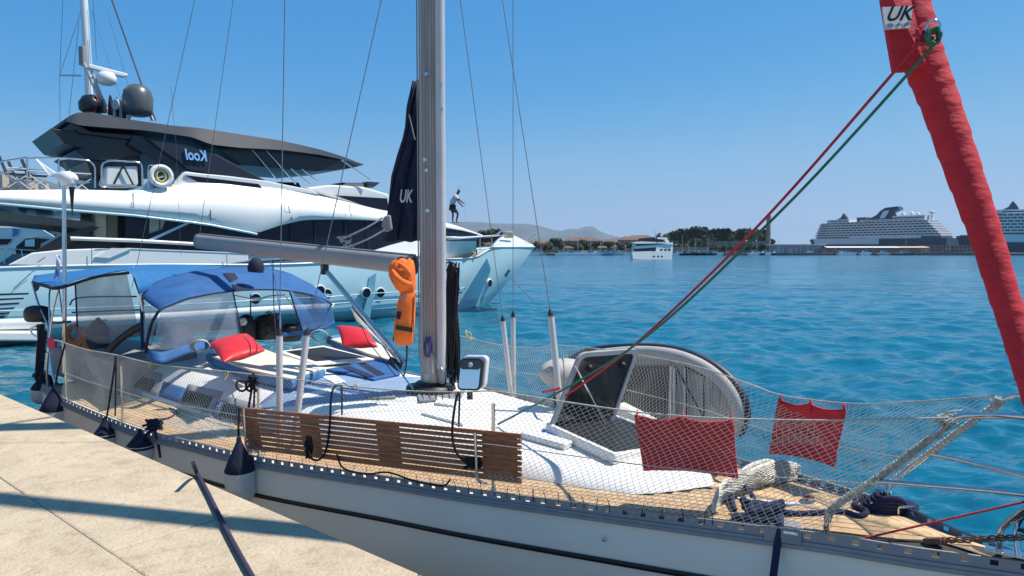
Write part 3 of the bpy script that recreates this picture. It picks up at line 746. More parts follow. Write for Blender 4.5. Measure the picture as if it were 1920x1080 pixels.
cl.build('sheet_rope', M['rope'], nsail)

# ------------------------------------------------ furled red headsail
rp = [(1672, -160), (1688, -60), (1699, 0), (1718, 70), (1738, 130), (1765, 200), (1806, 320), (1848, 440), (1882, 550), (1912, 650), (1940, 750), (1957, 830)]
def fy(py): return interp([(-160, 4.15), (0, 3.88), (830, 3.16)], py)
_b = Q(1672, -160, 4.15); pts = [mast_top.lerp(_b, (k / 40) ** .8) for k in range(4, 40)] + smooth([Q(x, y, fy(y)) for x, y in rp], 14)
rw = [(-5000, 30), (-160, 46), (0, 44), (100, 41), (200, 37), (300, 35), (440, 31), (550, 29), (650, 27), (750, 24), (830, 20)]
fm = MB(); random.seed(5); rows = []
n = 28
for i, p in enumerate(pts):
    x, y = proj(p); r = .93 * (interp(rw, y) if y > -200 else 46) * (4.1 if y < -200 else p.y) / FPX; t = (pts[min(i + 1, len(pts) - 1)] - pts[max(i - 1, 0)]).normalized()
    a = t.cross(Vector((0, 1, 0))).normalized(); b = t.cross(a).normalized(); row = []
    for k in range(n):
        q = 2 * math.pi * k / n; ph = (i / 14 * 2.1 - q / (2 * math.pi)) % 1.0
        rr = r * (1 + .07 * (ph - .5) - (.06 if ph > .93 else 0) + .030 * mathutils.noise.noise(Vector((math.cos(q) * 2.6, math.sin(q) * 2.6, i * .42 - q * .9))) * (1 if y > 130 else .4))
        row.append(p + a * (math.cos(q) * rr) + b * (math.sin(q) * rr * .8))
    rows.append(row)
genoa = thing('furled_headsail', 'rolled headsail in a red cover rising steeply from the bow at the right', 'sail', pts[-1])
fm.grid(rows, True, True).build('furled_sail', M['redcloth'], genoa)
tk_ = tip + Vector((-.06, .06, .03)); MB().tube([pts[-1], pts[-1].lerp(tk_, .35), pts[-1].lerp(tk_, .45)], [.050, .035, .012], 12).build('sail_tack', M['redcloth'], genoa)
MB().tube([pts[-1], tk_], .009, 8).build('forestay', M['steel'], genoa)
MB().lathe(pts[-1].lerp(tk_, .62), tk_ - pts[-1], [(.02, 0), (.085, .005), (.085, .015), (.05, .02), (.05, .085), (.085, .09), (.085, .10), (.02, .105)], 18).build('furling_drum', M['black'], genoa)
cw = MB(); cw.poly([Q(1652, -40, 3.80), Q(1656, 0, 3.78), Q(1679, 134, 3.68), Q(1699, 133, 3.66), Q(1740, 120, 3.6), Q(1700, -40, 3.8)], (0, .05, 0)); cw.build('sail_clew', M['redcloth'], genoa, bevel=.012)
lp = [Q(1655, 13, 3.745), Q(1712, 11, 3.70), Q(1706, 52, 3.66), Q(1661, 55, 3.695)]
bdg = MB().poly(lp, (0, .012, 0)).build('badge', M['grey'] if False else mat('badge_white', (.55, .56, .56), .6), genoa)
text_mesh('UK', 'badge_letters', M['stripe'], genoa, (lp[0] + lp[1] + lp[2] + lp[3]) / 4 + Vector((-.003, -.012, .012)), lp[1] - lp[0], Vector((0.05, -.1, 1)), .072, .35, width=.13)
text_mesh('SAILMAKERS', 'badge_print', M['stripe'], genoa, (lp[2] + lp[3]) / 2 + Vector((.0, -.010, .014)), lp[2] - lp[3], Vector((0, -.1, 1)), .012, 0, width=.10, bold=False)
sh = MB().tube([Q(1749, 52, 3.58) + Vector((.028 * math.cos(q), -.012 * math.cos(q), .038 * math.sin(q))) for q in [2 * math.pi * k / 18 for k in range(19)]], .007, 8, False); sh.build('clew_ring', M['steel'], genoa)
gk = MB()
for k in range(7):
    c = Q(1750, 68, 3.56); gk.tube(smooth([c + Vector((math.cos(q + k) * .030, random.uniform(-.02, .02), math.sin(q + k) * .042)) for q in (0, 1.5, 3, 4.5)], 5, True), .008, 6)
gk.build('sheet_knot', M['greenrope'], genoa)
rk = MB()
for k in range(5):
    c = Q(1718 + k * 5, 78 - k * 3, 3.6); rk.tube(smooth([c + Vector((random.uniform(-.045, .045), random.uniform(-.02, .02), random.uniform(-.03, .03))) for q in range(4)], 5, True), .009, 6)
rk.build('sheet_knot', M['redrope'], genoa)
gend = hit(934, 800, .02)
gp = [Q(1748, 88, 3.58), Q(1455, 405, 4.15), Q(1180, 655, 4.95), gend]
gq = [gp[0] + (gp[-1] - gp[0]) * (k / 20) - Vector((0, 0, .05 * math.sin(math.pi * k / 20))) for k in range(21)]
gq = smooth(gp, 8)
tag(MB().tube(gq, .0085, 8).build('sheet_rope', M['greenrope']), 'green sheet rope running from the red sail down to the coachroof', 'rope')
rq = smooth([Q(1722, 82, 3.6), Q(1679, 132, 3.68), Q(1420, 425, 4.2), Q(1195, 642, 4.93), Q(1060, 742, 5.35)], 8)
tag(MB().tube(rq, .0085, 8).build('sheet_rope', M['redrope']), 'red sheet rope running beside the green one from the red sail', 'rope')
tag(MB().tube([hit(1622, 1012, .01), Q(1920, 941, 3.3), Q(2050, 905, 3.2)], .006, 8).build('furling_line', M['redrope']), 'taut red line low over the foredeck at the lower right', 'rope')
print('boat core ok', len(bpy.data.objects))
# ================================================================== SPRAYHOOD AND BIMINI
def surf(rows, name, m, parent, solid=.006, n=10, sm=True):
    """cloth between picture-traced hoops given as lists of (px, py, Y)"""
    R_ = [resample(smooth([Q(*p) for p in r], 6), 24) for r in rows]; out = []
    for a, b in zip(R_, R_[1:]):
        for k in range(n): out.append([x.lerp(y, k / n) for x, y in zip(a, b)])
    out.append(R_[-1]); return MB().grid(out, sm).build(name, m, parent, solid=solid), R_
hood = thing('sprayhood', 'royal blue canvas sprayhood with clear vinyl windows over the companionway', 'sprayhood', Q(440, 640, 9.3))
hoop_f = [(299, 582, 8.2), (330, 568, 8.4), (365, 557, 8.7), (445, 545, 9.3), (527, 544, 10.0), (590, 555, 10.5), (623, 571, 10.8)]
hoop_m = [(283, 572, 8.5), (310, 548, 8.8), (360, 528, 9.2), (430, 514, 9.9), (510, 512, 10.7), (575, 528, 11.2), (612, 556, 11.3)]
hoop_r = [(263, 556, 8.9), (290, 530, 9.3), (345, 512, 9.8), (415, 503, 10.6), (490, 501, 11.4), (550, 515, 11.9), (590, 545, 12.0)]
surf([hoop_r, hoop_m, hoop_f], 'canopy', M['blue'], hood)
hem = [(275, 668, 8.35), (300, 678, 8.25), (330, 668, 8.5), (365, 656, 8.8), (450, 642, 9.4), (530, 632, 10.2), (600, 622, 10.7), (628, 606, 11.0)]
hem2 = [(272, 650, 8.4), (298, 660, 8.3), (330, 653, 8.55), (365, 643, 8.85), (450, 632, 9.45), (530, 624, 10.2), (600, 614, 10.7), (627, 600, 11.0)]
surf([hem2[:5], [(x, y + 4, z - .03) for x, y, z in hem[:5]]], 'hem', M['blue'], hood, n=3)
surf([hem2[5:], hem[5:]], 'hem', M['blue'], hood, n=3)
surf([[(301, 584, 8.2), (330, 570, 8.4), (365, 559, 8.7), (436, 547, 9.25)], [(285, 655, 8.3), (320, 655, 8.5), (365, 643, 8.85), (452, 632, 9.45)]], 'window', M['vinyl'], hood, .003)
surf([[(543, 545, 10.1), (570, 549, 10.4), (595, 556, 10.5), (621, 571, 10.8)], [(566, 619, 10.4), (590, 616, 10.6), (610, 610, 10.8), (627, 601, 11.0)]], 'window', M['vinyl2'], hood, .003)
surf([[(268, 562, 8.8), (278, 572, 8.6), (297, 583, 8.25)], [(270, 640, 8.5), (275, 645, 8.45), (283, 652, 8.35)]], 'window', M['vinyl'], hood, .003)
for pts, r in (([(299, 582, 8.2), (285, 605, 8.25), (276, 640, 8.3), (273, 662, 8.35)], .022), ([(265, 556, 8.85), (267, 600, 8.7), (268, 655, 8.5)], .024), ([(437, 547, 9.25), (446, 590, 9.35), (455, 632, 9.45)], .012),
               ([(543, 546, 10.1), (555, 585, 10.25), (567, 620, 10.4)], .012), ([(621, 571, 10.8), (612, 590, 11.1), (598, 614, 11.3)], .014)):
    MB().tube(smooth([Q(*p) for p in pts], 5), r, 8, flat=.6).build('binding', M['navy'], hood)
MB().tube(smooth([Q(x, y, z) for x, y, z in hoop_f], 6), .012, 8).build('binding', M['navy'], hood)
MB().grid([[Q(418, 512, 9.8), Q(440, 512, 10.0)], [Q(432, 532, 9.5), Q(452, 530, 9.7)], [Q(440, 547, 9.2), Q(466, 545, 9.4)]]).build('strap', M['navy'], hood, solid=.004)
hh = MB().tube(smooth([Q(440, 555, 9.5), Q(480, 562, 9.7), Q(505, 556, 9.9), Q(534, 554, 10.1)], 5), .015, 8); hh.build('hood_frame', M['steel'], hood)
MB().tube([Q(536, 556, 10.2), Q(566, 600, 10.4)], .008, 6).build('hood_frame', M['steel'], hood)
MB().tube([Q(470, 552, 10.3), Q(470, 600, 10.3)], .01, 6).build('hood_frame', M['black'], hood)
# gear under the hood
pile = MB(); random.seed(4)
pile.grid([[Q(300 + 75 * t, 650 - 42 * math.sin(math.pi * min(1, t * 1.1)) * s - 4 * t, 9.0 + .5 * t + .25 * s) for t in [k / 10 for k in range(11)]] for s in (0, .5, .85, 1)])
tag(pile.build('folded_cloth', mat('white_cloth', (.62, .64, .68), .9), solid=.03), 'white folded cloth heaped behind the near sprayhood window', 'cloth')
gr = thing('cockpit_gear', 'black bags and instrument pods stacked in the companionway under the sprayhood', 'gear', Q(500, 640, 10.3))
for (x, y, w, h, Y) in ((462, 622, .26, .5, 10.1), (500, 612, .42, .36, 10.4), (540, 622, .4, .26, 10.5)):
    c = Q(x, y, Y); MB().lathe(c - Vector((0, 0, h / 2)), (0, 0, 1), [(w * .42, 0), (w * .5, h * .2), (w * .5, h * .7), (w * .3, h * .95), (w * .1, h)], 14).build('bag', M['black'], gr)
gh = MB()
for k in range(22):
    c = Q(508 + random.uniform(-14, 14), 604 + random.uniform(-14, 16), 10.0); gh.tube(smooth([c + Vector((random.uniform(-.09, .09), random.uniform(-.03, .03), random.uniform(-.1, .1))) for _ in range(4)], 4), .007, 4)
tag(gh.build('line_tangle', M['blackrope']), 'tangle of black lines heaped on the bags under the sprayhood', 'ropes')
MB().lathe(Q(456, 603, 9.85), (0, -1, .1), [(.055, 0), (.055, .02), (.04, .03)], 16).build('dial', M['pole'], gr)
# bimini
bim = thing('bimini', 'blue canvas bimini awning on steel hoops over the cockpit at the stern', 'awning', Q(190, 600, 9.6))
near = [(60, 527, 9.7), (85, 533, 9.3), (110, 537, 8.95), (140, 526, 8.95), (180, 517, 8.95), (242, 509, 8.85), (262, 552, 8.75)]
far = [(64, 517, 11.0), (110, 511, 11.3), (150, 507, 11.5), (200, 501, 11.6), (250, 497, 11.7), (330, 496, 11.7), (420, 500, 11.5)]
near2 = [(62, 522, 10.2), (95, 522, 10.0), (125, 520, 10.0), (160, 513, 10.0), (205, 507, 10.1), (275, 505, 10.1), (330, 520, 10.0)]
surf([near, near2, far], 'canopy', M['bimini'], bim)
surf([[(60, 527, 9.7), (85, 533, 9.3), (110, 537, 8.95), (180, 517, 8.95), (242, 509, 8.85)], [(60, 532, 9.72), (84, 539, 9.32), (111, 543, 8.97), (180, 522, 8.97), (243, 514, 8.87)]], 'valance', M['navy'], bim, n=2)
surf([[(60, 528, 9.7), (70, 531, 9.6), (76, 533, 9.5)], [(66, 547, 9.65), (70, 545, 9.6), (73, 541, 9.5)]], 'corner_flap', M['navy'], bim, n=2)
bf = (([(60, 528, 9.7), (72, 570, 9.6), (90, 610, 9.3), (92, 640, 9.1)], .015), ([(110, 540, 9.0), (100, 580, 9.1), (92, 640, 9.1)], .013), ([(96, 538, 9.4), (92, 560, 9.2), (95, 640, 9.1)], .011),
      ([(141, 532, 9.0), (143, 570, 9.0), (146, 640, 8.8)], .010), ([(110, 535, 11.4), (118, 600, 11.2)], .012), ([(262, 552, 8.75), (270, 600, 8.75), (272, 660, 8.6)], .018),
      ([(262, 552, 8.75), (250, 516, 9.4), (250, 500, 10.8)], .012))
for pts, r in bf: MB().tube(smooth([Q(*p) for p in pts], 5), r, 8).build('frame_tube', M['steel'] if r > .0105 else M['navy'], bim)
for pts in ([(131, 572, 9.9), (150, 558, 9.9), (256, 556, 9.9)], [(135, 586, 9.9), (200, 583, 9.9), (262, 581, 9.9)]):
    MB().tube(smooth([Q(*p) for p in pts], 5), .011, 8).build('frame_tube', M['black'], bim)
surf([[(143, 530, 9.1), (180, 521, 9.1), (238, 513, 9.0)], [(146, 625, 9.1), (190, 645, 9.1), (262, 630, 9.0)]], 'side_screen', vinyl('side_screen', (.22, .24, .27), .62), bim, .003)
# cockpit coaming, seat tube and steering gear
cx_ = [lerp(s_at(135), x0 + 3, k / 14) for k in range(15)]
for fl_ in (0, 1):
    tt = [(.20, 0), (.215, .17), (.235, .23), (.30, .24), (.31, .02)]
    MB().grid([[crossf(x, (1 - t) if fl_ else t, -.05 + h * min(1, .35 + k / 7)) for k, x in enumerate(cx_)] for t, h in tt]).build('cockpit_coaming', M['deckwhite'], boat)
ck2 = MB(); ck2.box(down(Q(230, 670, 10.0)) + Vector((0, 0, .2)), (2.2, 1.1, .42), (bd, bn, Vector((0, 0, 1)))); ck2.build('cockpit_seat', M['grey'], boat, bevel=.04)
MB().tube(smooth([Q(198, 665, 8.9), Q(215, 645, 8.9), Q(240, 625, 8.9), Q(268, 609, 8.9)], 6), .045, 12).build('coaming_roll', M['black'], boat)
whl = thing('wooden_backrest', 'brown varnished wooden helm seat back with a round hole at the stern', 'helm seat', Q(140, 640, 9.0))
wv = []
cx, cy = 136, 632; 
o1 = [Q(cx + 17 * math.cos(q), cy + 24 * math.sin(q), 9.3) for q in [2 * math.pi * k / 24 for k in range(24)]]
o2 = [Q(cx + 8.5 * math.cos(q), cy - 5 + 11 * math.sin(q), 9.3) for q in [2 * math.pi * k / 24 for k in range(24)]]
wbm = MB(); dy = Vector((.02, .03, 0)); wbm.grid([o1, o2, [p + dy for p in o2], [p + dy for p in o1], o1], False, True); wbm.build('seat_back', M['wood'], whl, recalc=True)
MB().poly([Q(148, 612, 9.35), Q(166, 616, 9.3), Q(170, 660, 9.2), Q(152, 655, 9.2)], (.02, .04, 0)).build('side_panel', M['wood'], whl, bevel=.01)
bl = MB().lathe(Q(185, 632, 9.3) - Vector((0, 0, .14)), (0, 0, 1), [(.12, 0), (.145, .08), (.14, .22), (.09, .32), (.03, .38), (.01, .40)], 16)
tag(bl.build('winch_cover', M['navy']), 'navy blue pointed canvas cover over a winch in the cockpit', 'winch cover')
cpb = MB().lathe(Q(479, 502, 9.6) - Vector((0, 0, .06)), (.1, 0, 1), [(.10, 0), (.11, .06), (.09, .14), (.05, .19), (.01, .2)], 14)
tag(cpb.build('horn_cover', M['navy']), 'small dark blue hood standing on top of the sprayhood', 'cover')
# outboard on the pushpit, stern rail, flag and rescue gear
om = thing('outboard_motor', 'black outboard motor clamped to the stern rail', 'outboard motor', Q(72, 600, 9.6))
ob = MB(); oc_ = Q(70, 588, 9.6)
rows = [[oc_ + Vector((.17 * math.cos(q) * s, .11 * math.sin(q) * s, z)) for q in [2 * math.pi * k / 16 for k in range(16)]] for z, s in ((-.11, .75), (-.09, .95), (-.02, 1.05), (.05, 1.0), (.09, .8), (.11, .4))]
ob.grid(rows, True, True).add(rows[0], [tuple(range(16))]).add(rows[-1], [tuple(range(16))]); ob.build('motor_cowl', M['black'], om)
MB().tube([Q(76, 608, 9.6), Q(79, 660, 9.6), Q(78, 700, 9.6)], [.07, .05, .035], 10, flat=.6).build('drive_leg', M['black'], om)
MB().lathe(Q(74, 704, 9.62), (-1, .1, 0), [(.03, 0), (.035, .08), (.01, .1)], 10).build('gear_case', M['black'], om)
MB().tube([Q(80, 604, 9.5), Q(110, 605, 9.2), Q(132, 603, 9.1)], .014, 8).build('tiller_arm', M['black'], om)
pp = MB()
for pts in ([(92, 640, 9.1), (97, 690, 8.9), (105, 725, 8.75)], [(92, 640, 9.1), (88, 700, 9.2), (90, 735, 9.25)], [(92, 636, 9.1), (115, 640, 8.75), (119, 645, 8.7)], [(90, 640, 9.1), (60, 625, 10.2), (75, 610, 11.2), (200, 600, 12.3)], [(94, 662, 9.0), (70, 652, 10.0)]):
    MB().tube(smooth([Q(*p) for p in pts], 5), .014, 8).build('pushpit_rail', M['steel'], boat)
wl = thing('wind_generator', 'white wind generator with a dark blade on a tall steel pole at the stern', 'wind generator', Q(121, 700, 9.3))
MB().tube([Q(121, 700, 9.3), Q(121, 520, 9.3), Q(120, 348, 9.3)], .026, 10).build('pole', M['steel'], wl)
wg = MB(); g0, g1 = Q(138, 338, 9.25), Q(84, 322, 9.5); ax_ = (g1 - g0).normalized()
wg.lathe(g0, ax_, [(.04, 0), (.085, .03), (.10, .10), (.085, .2), (.045, .32), (.02, .42)], 16); wg.build('nacelle', M['hullwhite'], wl)
MB().poly([Q(96, 332, 9.4), Q(67, 298, 9.5), Q(74, 304, 9.5), Q(112, 330, 9.4)], (.01, .012, 0)).build('tail_fin', M['hullwhite'], wl)
MB().poly([Q(129, 350, 9.24), Q(139, 350, 9.24), Q(136.5, 382, 9.24), Q(135, 406, 9.24)], (.0, .015, 0)).build('blade', M['black'], wl)
MB().poly([Q(138, 341, 9.24), Q(140, 336, 9.24), Q(170, 342, 8.9), Q(150, 346, 9.1)], (.0, .015, 0)).build('blade', M['pole'], wl)
fg = MB().grid([[Q(112 - 6 * t + 2 * math.sin(s * 5), 478 + 44 * s, 9.5 + .05 * math.sin(s * 8 + t * 3)) for t in (0, .4, .8, 1.3)] for s in [k / 8 for k in range(9)]])
tag(fg.build('furled_flag', mat('flag_cloth', (.40, .45, .62), .9), solid=.01), 'furled pale blue and white flag drooping on the stern pole', 'flag')
tag(MB().box(Q(98, 643, 9.0), (.10, .05, .13)).build('signal_tag', mat('pink_plastic', (.75, .03, .12), .6), bevel=.01), 'small pink red pouch tied to the stern rail', 'pouch')
dk = MB(); random.seed(9)
for k in range(16):
    x = 76 + random.uniform(-8, 8); dk.tube(smooth([Q(x + 4, 620, 9.3), Q(x, 660, 9.3), Q(x + random.uniform(-6, 6), 700 + random.uniform(-10, 25), 9.3)], 4), .012, 5)
tag(dk.build('line_bundle', M['blackrope']), 'dark bundle of wet lines hanging from the stern rail', 'ropes')

# ================================================================== CUSHIONS AND PILLOWS
def cushion(top, h, label, curl):
    pts = [hit(x, y, 0) for x, y in top]
    zc = max(p.z for p in pts); pts = [Vector((*D(x, y, 3 - zc - h).xy, zc + h)) for x, y in top]
    t = thing('deck_cushion', label, 'cushion', sum(pts, Vector()) / len(pts), 'beige topped blue deck cushions')
    MB().poly([p - Vector((0, 0, h + .03)) for p in pts], (0, 0, h + .02)).build('cushion_base', M['cushblue'], t, bevel=.03)
    c = sum(pts, Vector()) / len(pts)
    MB().poly([lerp(c, p, .985) - Vector((0, 0, .02)) for p in pts], (0, 0, .03)).build('cushion_top', M['beige'], t, bevel=.012)
    if curl:
        a, b = pts[curl[0]], pts[curl[1]]; cc = MB().tube([a + Vector((0, 0, -.02)), b + Vector((0, 0, -.02))], .07, 12); cc.build('bolster', M['cushblue'], t)
cushion([(395, 668), (470, 645), (520, 664), (611, 690), (560, 706), (548, 712), (470, 695)], .09, 'nearer beige topped cushion with blue sides on the cabin roof', (0, 1))
cushion([(618, 636), (650, 630), (700, 640), (745, 660), (738, 678), (690, 664)], .09, 'farther beige topped cushion with blue sides beside the boom strut', (0, 1))
def pillow(c4, thick, label, m_, flat=False, grp='red vinyl pillows on the cabin roof', rsh=.05):
    n = 16; rows = []
    nrm = (c4[1] - c4[0]).cross(c4[3] - c4[0]).normalized()
    def sheet(s):
        rows = []
        for j in range(n + 1):
            v = j / n; row = []
            for i in range(n + 1):
                u = i / n; p = c4[0].lerp(c4[1], u).lerp(c4[3].lerp(c4[2], u), v); c = sum(c4, Vector()) / 4
                eu, ev = 1 - (2 * u - 1) ** 2, 1 - (2 * v - 1) ** 2
                p = p + (c - p) * (rsh * (eu * (1 - ev) + ev * (1 - eu)))
                h = (eu * ev) ** .55 * thick * .5
                w = mathutils.noise.noise(p * 9) * .012 * (1 - eu * ev) if thick > .05 else 0
                row.append(p + nrm * (h * s + w))
            rows.append(row)
        return rows
    mb = MB(); mb.grid(sheet(1)); mb.grid(sheet(-1))
    o = mb.build('pillow', m_, None, solid=0, sub=0); bm = bmesh.new(); bm.from_mesh(o.data); bmesh.ops.remove_doubles(bm, verts=bm.verts, dist=1e-4); bmesh.ops.recalc_face_normals(bm, faces=bm.faces); bm.to_mesh(o.data); bm.free()
    o.modifiers.new('sub', 'SUBSURF').render_levels = 1; return tag(o, label, 'pillow', grp)
pillow([Q(389, 643, 8.1), Q(466, 625, 8.65), Q(501, 658, 8.0), Q(417, 681, 7.45)], .19, 'red vinyl pillow on the nearer cushion below the sprayhood window', M['red'])
pillow([Q(629, 609, 9.6), Q(690, 618, 9.6), Q(712, 652, 9.1), Q(641, 651, 9.1)], .18, 'red vinyl pillow on the farther cushion behind the boom strut', M['red'])
for k, (x, y, Yc) in enumerate(((378, 648, 8.2), (600, 628, 9.7))):
    cr_ = MB()
    for j in range(6): cr_.tube([Q(x, y, Yc) + Vector((math.cos(q) * (.09 + j * .006), -.01 * j, math.sin(q) * .07)) for q in [2 * math.pi * i / 16 for i in range(17)]], .006, 5)
    tag(cr_.build('rope_coil', M['rope']), ['pale rope coil beside the nearer red pillow', 'pale rope coil beside the farther red pillow'][k], 'rope coil')

# ================================================================== GANGPLANK
def rl_at(px, off=0.0):
    i = s_at(px); p = sidx(i)[0]; inn = inward(min(NS - 1, int(i))); return p + inn * off
gk_ = thing('gangplank', 'brown varnished slatted wooden gangplank tied on edge along the near side deck', 'gangplank', rl_at(710, .06))
pA, pB = Q(449, 765, rl_at(449, .05).y), Q(976, 815, rl_at(976, .05).y)
pC = Q(462, 842, rl_at(462, .04).y); pD = Q(977, 908, rl_at(977, .04).y)
gd = (pB - pA).normalized(); gu = ((pA - pC).normalized() + (pB - pD).normalized()).normalized(); gu = (gu - gd * gu.dot(gd)).normalized(); gn = gd.cross(gu)
LN = (pB - pA).length; H0 = (pA - pC).length; H1 = (pB - pD).length; print('plank', LN, H0, H1)
HH = (H0 + H1) / 2; ns_ = 9; sw = HH / ns_
random.seed(2)
def gp_(u, v): # u along 0..1, v from top 0..1
    return pA.lerp(pB, u).lerp(pC.lerp(pD, u), v)
for k in range(ns_):
    v0, v1 = (k + .0) / ns_, (k + .72) / ns_
    if k == 0: v0 = -.01
    if k == ns_ - 1: v1 = 1
    pts = [gp_(0, v0), gp_(1, v0), gp_(1, v1), gp_(0, v1)]
    MB().poly(pts, gn * -.02).build('slat', M['wood'], gk_, bevel=.004)
for ua, ub in ((.012, .072), (.262, .335), (.555, .632), (.892, .988)):
    for k in range(ns_ - 1):
        v0, v1 = (k + .735) / ns_, (k + .985) / ns_
        MB().poly([gp_(ua, v0) + gn * -.002, gp_(ub, v0) + gn * -.002, gp_(ub, v1) + gn * -.002, gp_(ua, v1) + gn * -.002], gn * -.015).build('filler_board', M['wood'], gk_)
gsign = 1 if gn.y < 0 else -1; front = gn * gsign
# steel hooks over the plank
for px, y0, y1 in ((459, 765, 846), (892, 812, 905)):
    Y0 = rl_at(px).y - .03
    MB().tube(smooth([Q(px - 1, y0, Y0), Q(px + 1, (y0 + y1) / 2, Y0), Q(px + 2, y1 - 14, Y0), Q(px + 8, y1 - 2, Y0 + .01), Q(px + 20, y1 + 2, Y0 + .04)], 5), .011, 8).build('steel_hook', M['steel'], gk_)
def rope(pts, r, label, m_='blackrope', name='rope', cat='rope', n=6):
    return tag(MB().tube(smooth([p if isinstance(p, Vector) else Q(*p) for p in pts], n), r, 7).build(name, M[m_]), label, cat)
Yp = rl_at(600).y
rope([(640, 735, Yp + .05), (640, 723, Yp), (628, 724, Yp - .03), (621, 745, Yp - .06), (618, 800, Yp - .06), (611, 845, Yp - .06), (598, 862, Yp - .06), (583, 858, Yp - .06), (580, 835, Yp - .06)], .009, 'black rope looped down over the middle of the wooden gangplank')
rope([(641, 728, Yp + .02), (641, 778, Yp + .02)], .008, 'short black rope hanging behind the upper edge of the gangplank')
kc_ = MB(); random.seed(21)
for k in range(7):
    c = Q(578, 840, Yp - .07); kc_.tube(smooth([c + Vector((random.uniform(-.02, .03), random.uniform(-.02, .01), z)) for z in (.10, .03, -.03, -.08)], 5), .009, 6)
tag(kc_.build('rope_knot', M['blackrope']), 'knotted black rope end on the gangplank near its left panel', 'rope knot')
Yq = rl_at(858).y
rope([(860, 735, Yq - .03), (853, 760, Yq - .05), (848, 810, Yq - .06), (854, 845, Yq - .06), (872, 866, Yq - .06), (888, 872, Yq - .05)], .009, 'black cord from the mirror down to the right end of the gangplank')
rope([(862, 737, Yq), (860, 800, Yq)], .007, 'thin black cord hanging straight below the square mirror')
kd = MB()
for k in range(9):
    c = Q(888, 866, Yq - .08); kd.tube(smooth([c + Vector((random.uniform(-.06, .07), random.uniform(-.03, .01), random.uniform(-.04, .035))) for _ in range(4)], 5, True), .009, 6)
tag(kd.build('rope_knot', M['blackrope']), 'lump of black rope on the right end of the gangplank', 'rope knot')
Yr_ = rl_at(478).y
kk = MB(); random.seed(31)
for lx, rz in ((456, 16), (470, 12), (482, 10)):
    kk.tube(smooth([Q(470, 716, Yr_), Q(lx - rz * .6, 715, Yr_ - .02), Q(lx - rz * .7, 728, Yr_ - .03), Q(lx, 733, Yr_ - .03), Q(470, 720, Yr_ - .02)], 6), .010, 6)
kk.tube(smooth([Q(476, 700, Yr_), Q(470, 712, Yr_ - .02), Q(473, 722, Yr_ - .02), Q(466, 764, Yr_ - .03)], 5), .010, 6)
kk.tube(smooth([Q(476, 702, Yr_), Q(477, 730, Yr_ - .02), Q(476, 764, Yr_ - .02)], 5), .009, 6)
for k in range(5):
    c = Q(474, 712, Yr_ - .02); kk.tube(smooth([c + Vector((random.uniform(-.05, .05), random.uniform(-.02, .02), random.uniform(-.04, .04))) for _ in range(3)], 5), .010, 6)
tag(kk.build('rope_knot', M['blackrope']), 'black rope tied in a bow at the stanchion left of the gangplank', 'rope knot')
rope([rl_at(634, -.01) + Vector((0, 0, .12)), rl_at(648, -.02) + Vector((0, 0, .02)), rl_at(690, -.02) + Vector((0, 0, .0)), rl_at(730, -.015) + Vector((0, 0, .035)), rl_at(770, -.02) + Vector((0, 0, .01)), rl_at(800, -.02) + Vector((0, 0, .0)), rl_at(835, -.02) + Vector((0, 0, .0)), rl_at(846, -.01) + Vector((0, 0, .05))], .007, 'thin black line sagging along the toe rail below the gangplank')
# mirror
mi = thing('square_mirror', 'white framed square mirror with a dark bezel clipped to the lifeline right of the mast', 'mirror', Q(880, 735, 5.05))
def rrect(c, w, h, dx, dz, r, n=6):
    out = []
    for sx, sz, a0 in ((1, 1, 0), (-1, 1, 90), (-1, -1, 180), (1, -1, 270)):
        for k in range(n + 1):
            q = R(a0 + 90 * k / n); out.append(c + dx * (sx * (w / 2 - r) + r * math.cos(q)) + dz * (sz * (h / 2 - r) + r * math.sin(q)))
    return out
mdx = Vector((1, -.25, .02)).normalized(); mdz = Vector((.1, .12, 1)).normalized(); mnn = mdx.cross(mdz)
mc = Q(881, 702, 5.0)
MB().poly(rrect(mc + Vector((.025, .05, .012)), .185, .235, mdx, mdz, .04), mnn * -.07 if mnn.y < 0 else mnn * .07).build('mirror_housing', M['hullwhite'], mi, bevel=.012)
mf = mnn if mnn.y < 0 else -mnn
MB().poly(rrect(mc + Vector((.0, -.0, 0)) + mf * .001, .172, .228, mdx, mdz, .035), mf * -.045).build('bezel', M['black'], mi, bevel=.004)
MB().poly(rrect(mc + mf * .004, .148, .202, mdx, mdz, .025), mf * -.003).build('mirror_glass', M['mirror'], mi)
MB().poly(rrect(mc + mf * .0075 + mdz * .068, .146, .066, mdx, mdz, .02), mf * -.002).build('dark_panel', mat('dark_blue_panel', (.05, .07, .09), .3), mi)
MB().lathe(mc + mf * .008 + mdz * .068, mf, [(.018, 0), (.014, .004), (.008, .005)], 14).build('lens', M['pole'], mi)
MB().box(Q(881, 742, 5.03), (.04, .03, .05)).build('clamp', M['black'], mi)

# ================================================================== LIFE JACKET
lj_ = thing('life_jacket', 'orange life jacket with black straps hung on the left side of the mast', 'life jacket', Q(757, 560, 6.9))
Yl = 6.88
def sausage(pts, rs, name, m_, flat=.6): return MB().tube(smooth([Q(*p) for p in pts], 6), [interp([(i / (len(rs) - 1), r) for i, r in enumerate(rs)], k / (6 * (len(pts) - 1))) for k in range(6 * (len(pts) - 1) + 1)], 14, flat=flat, up=Vector((0, -1, 0))).build(name, m_, lj_)
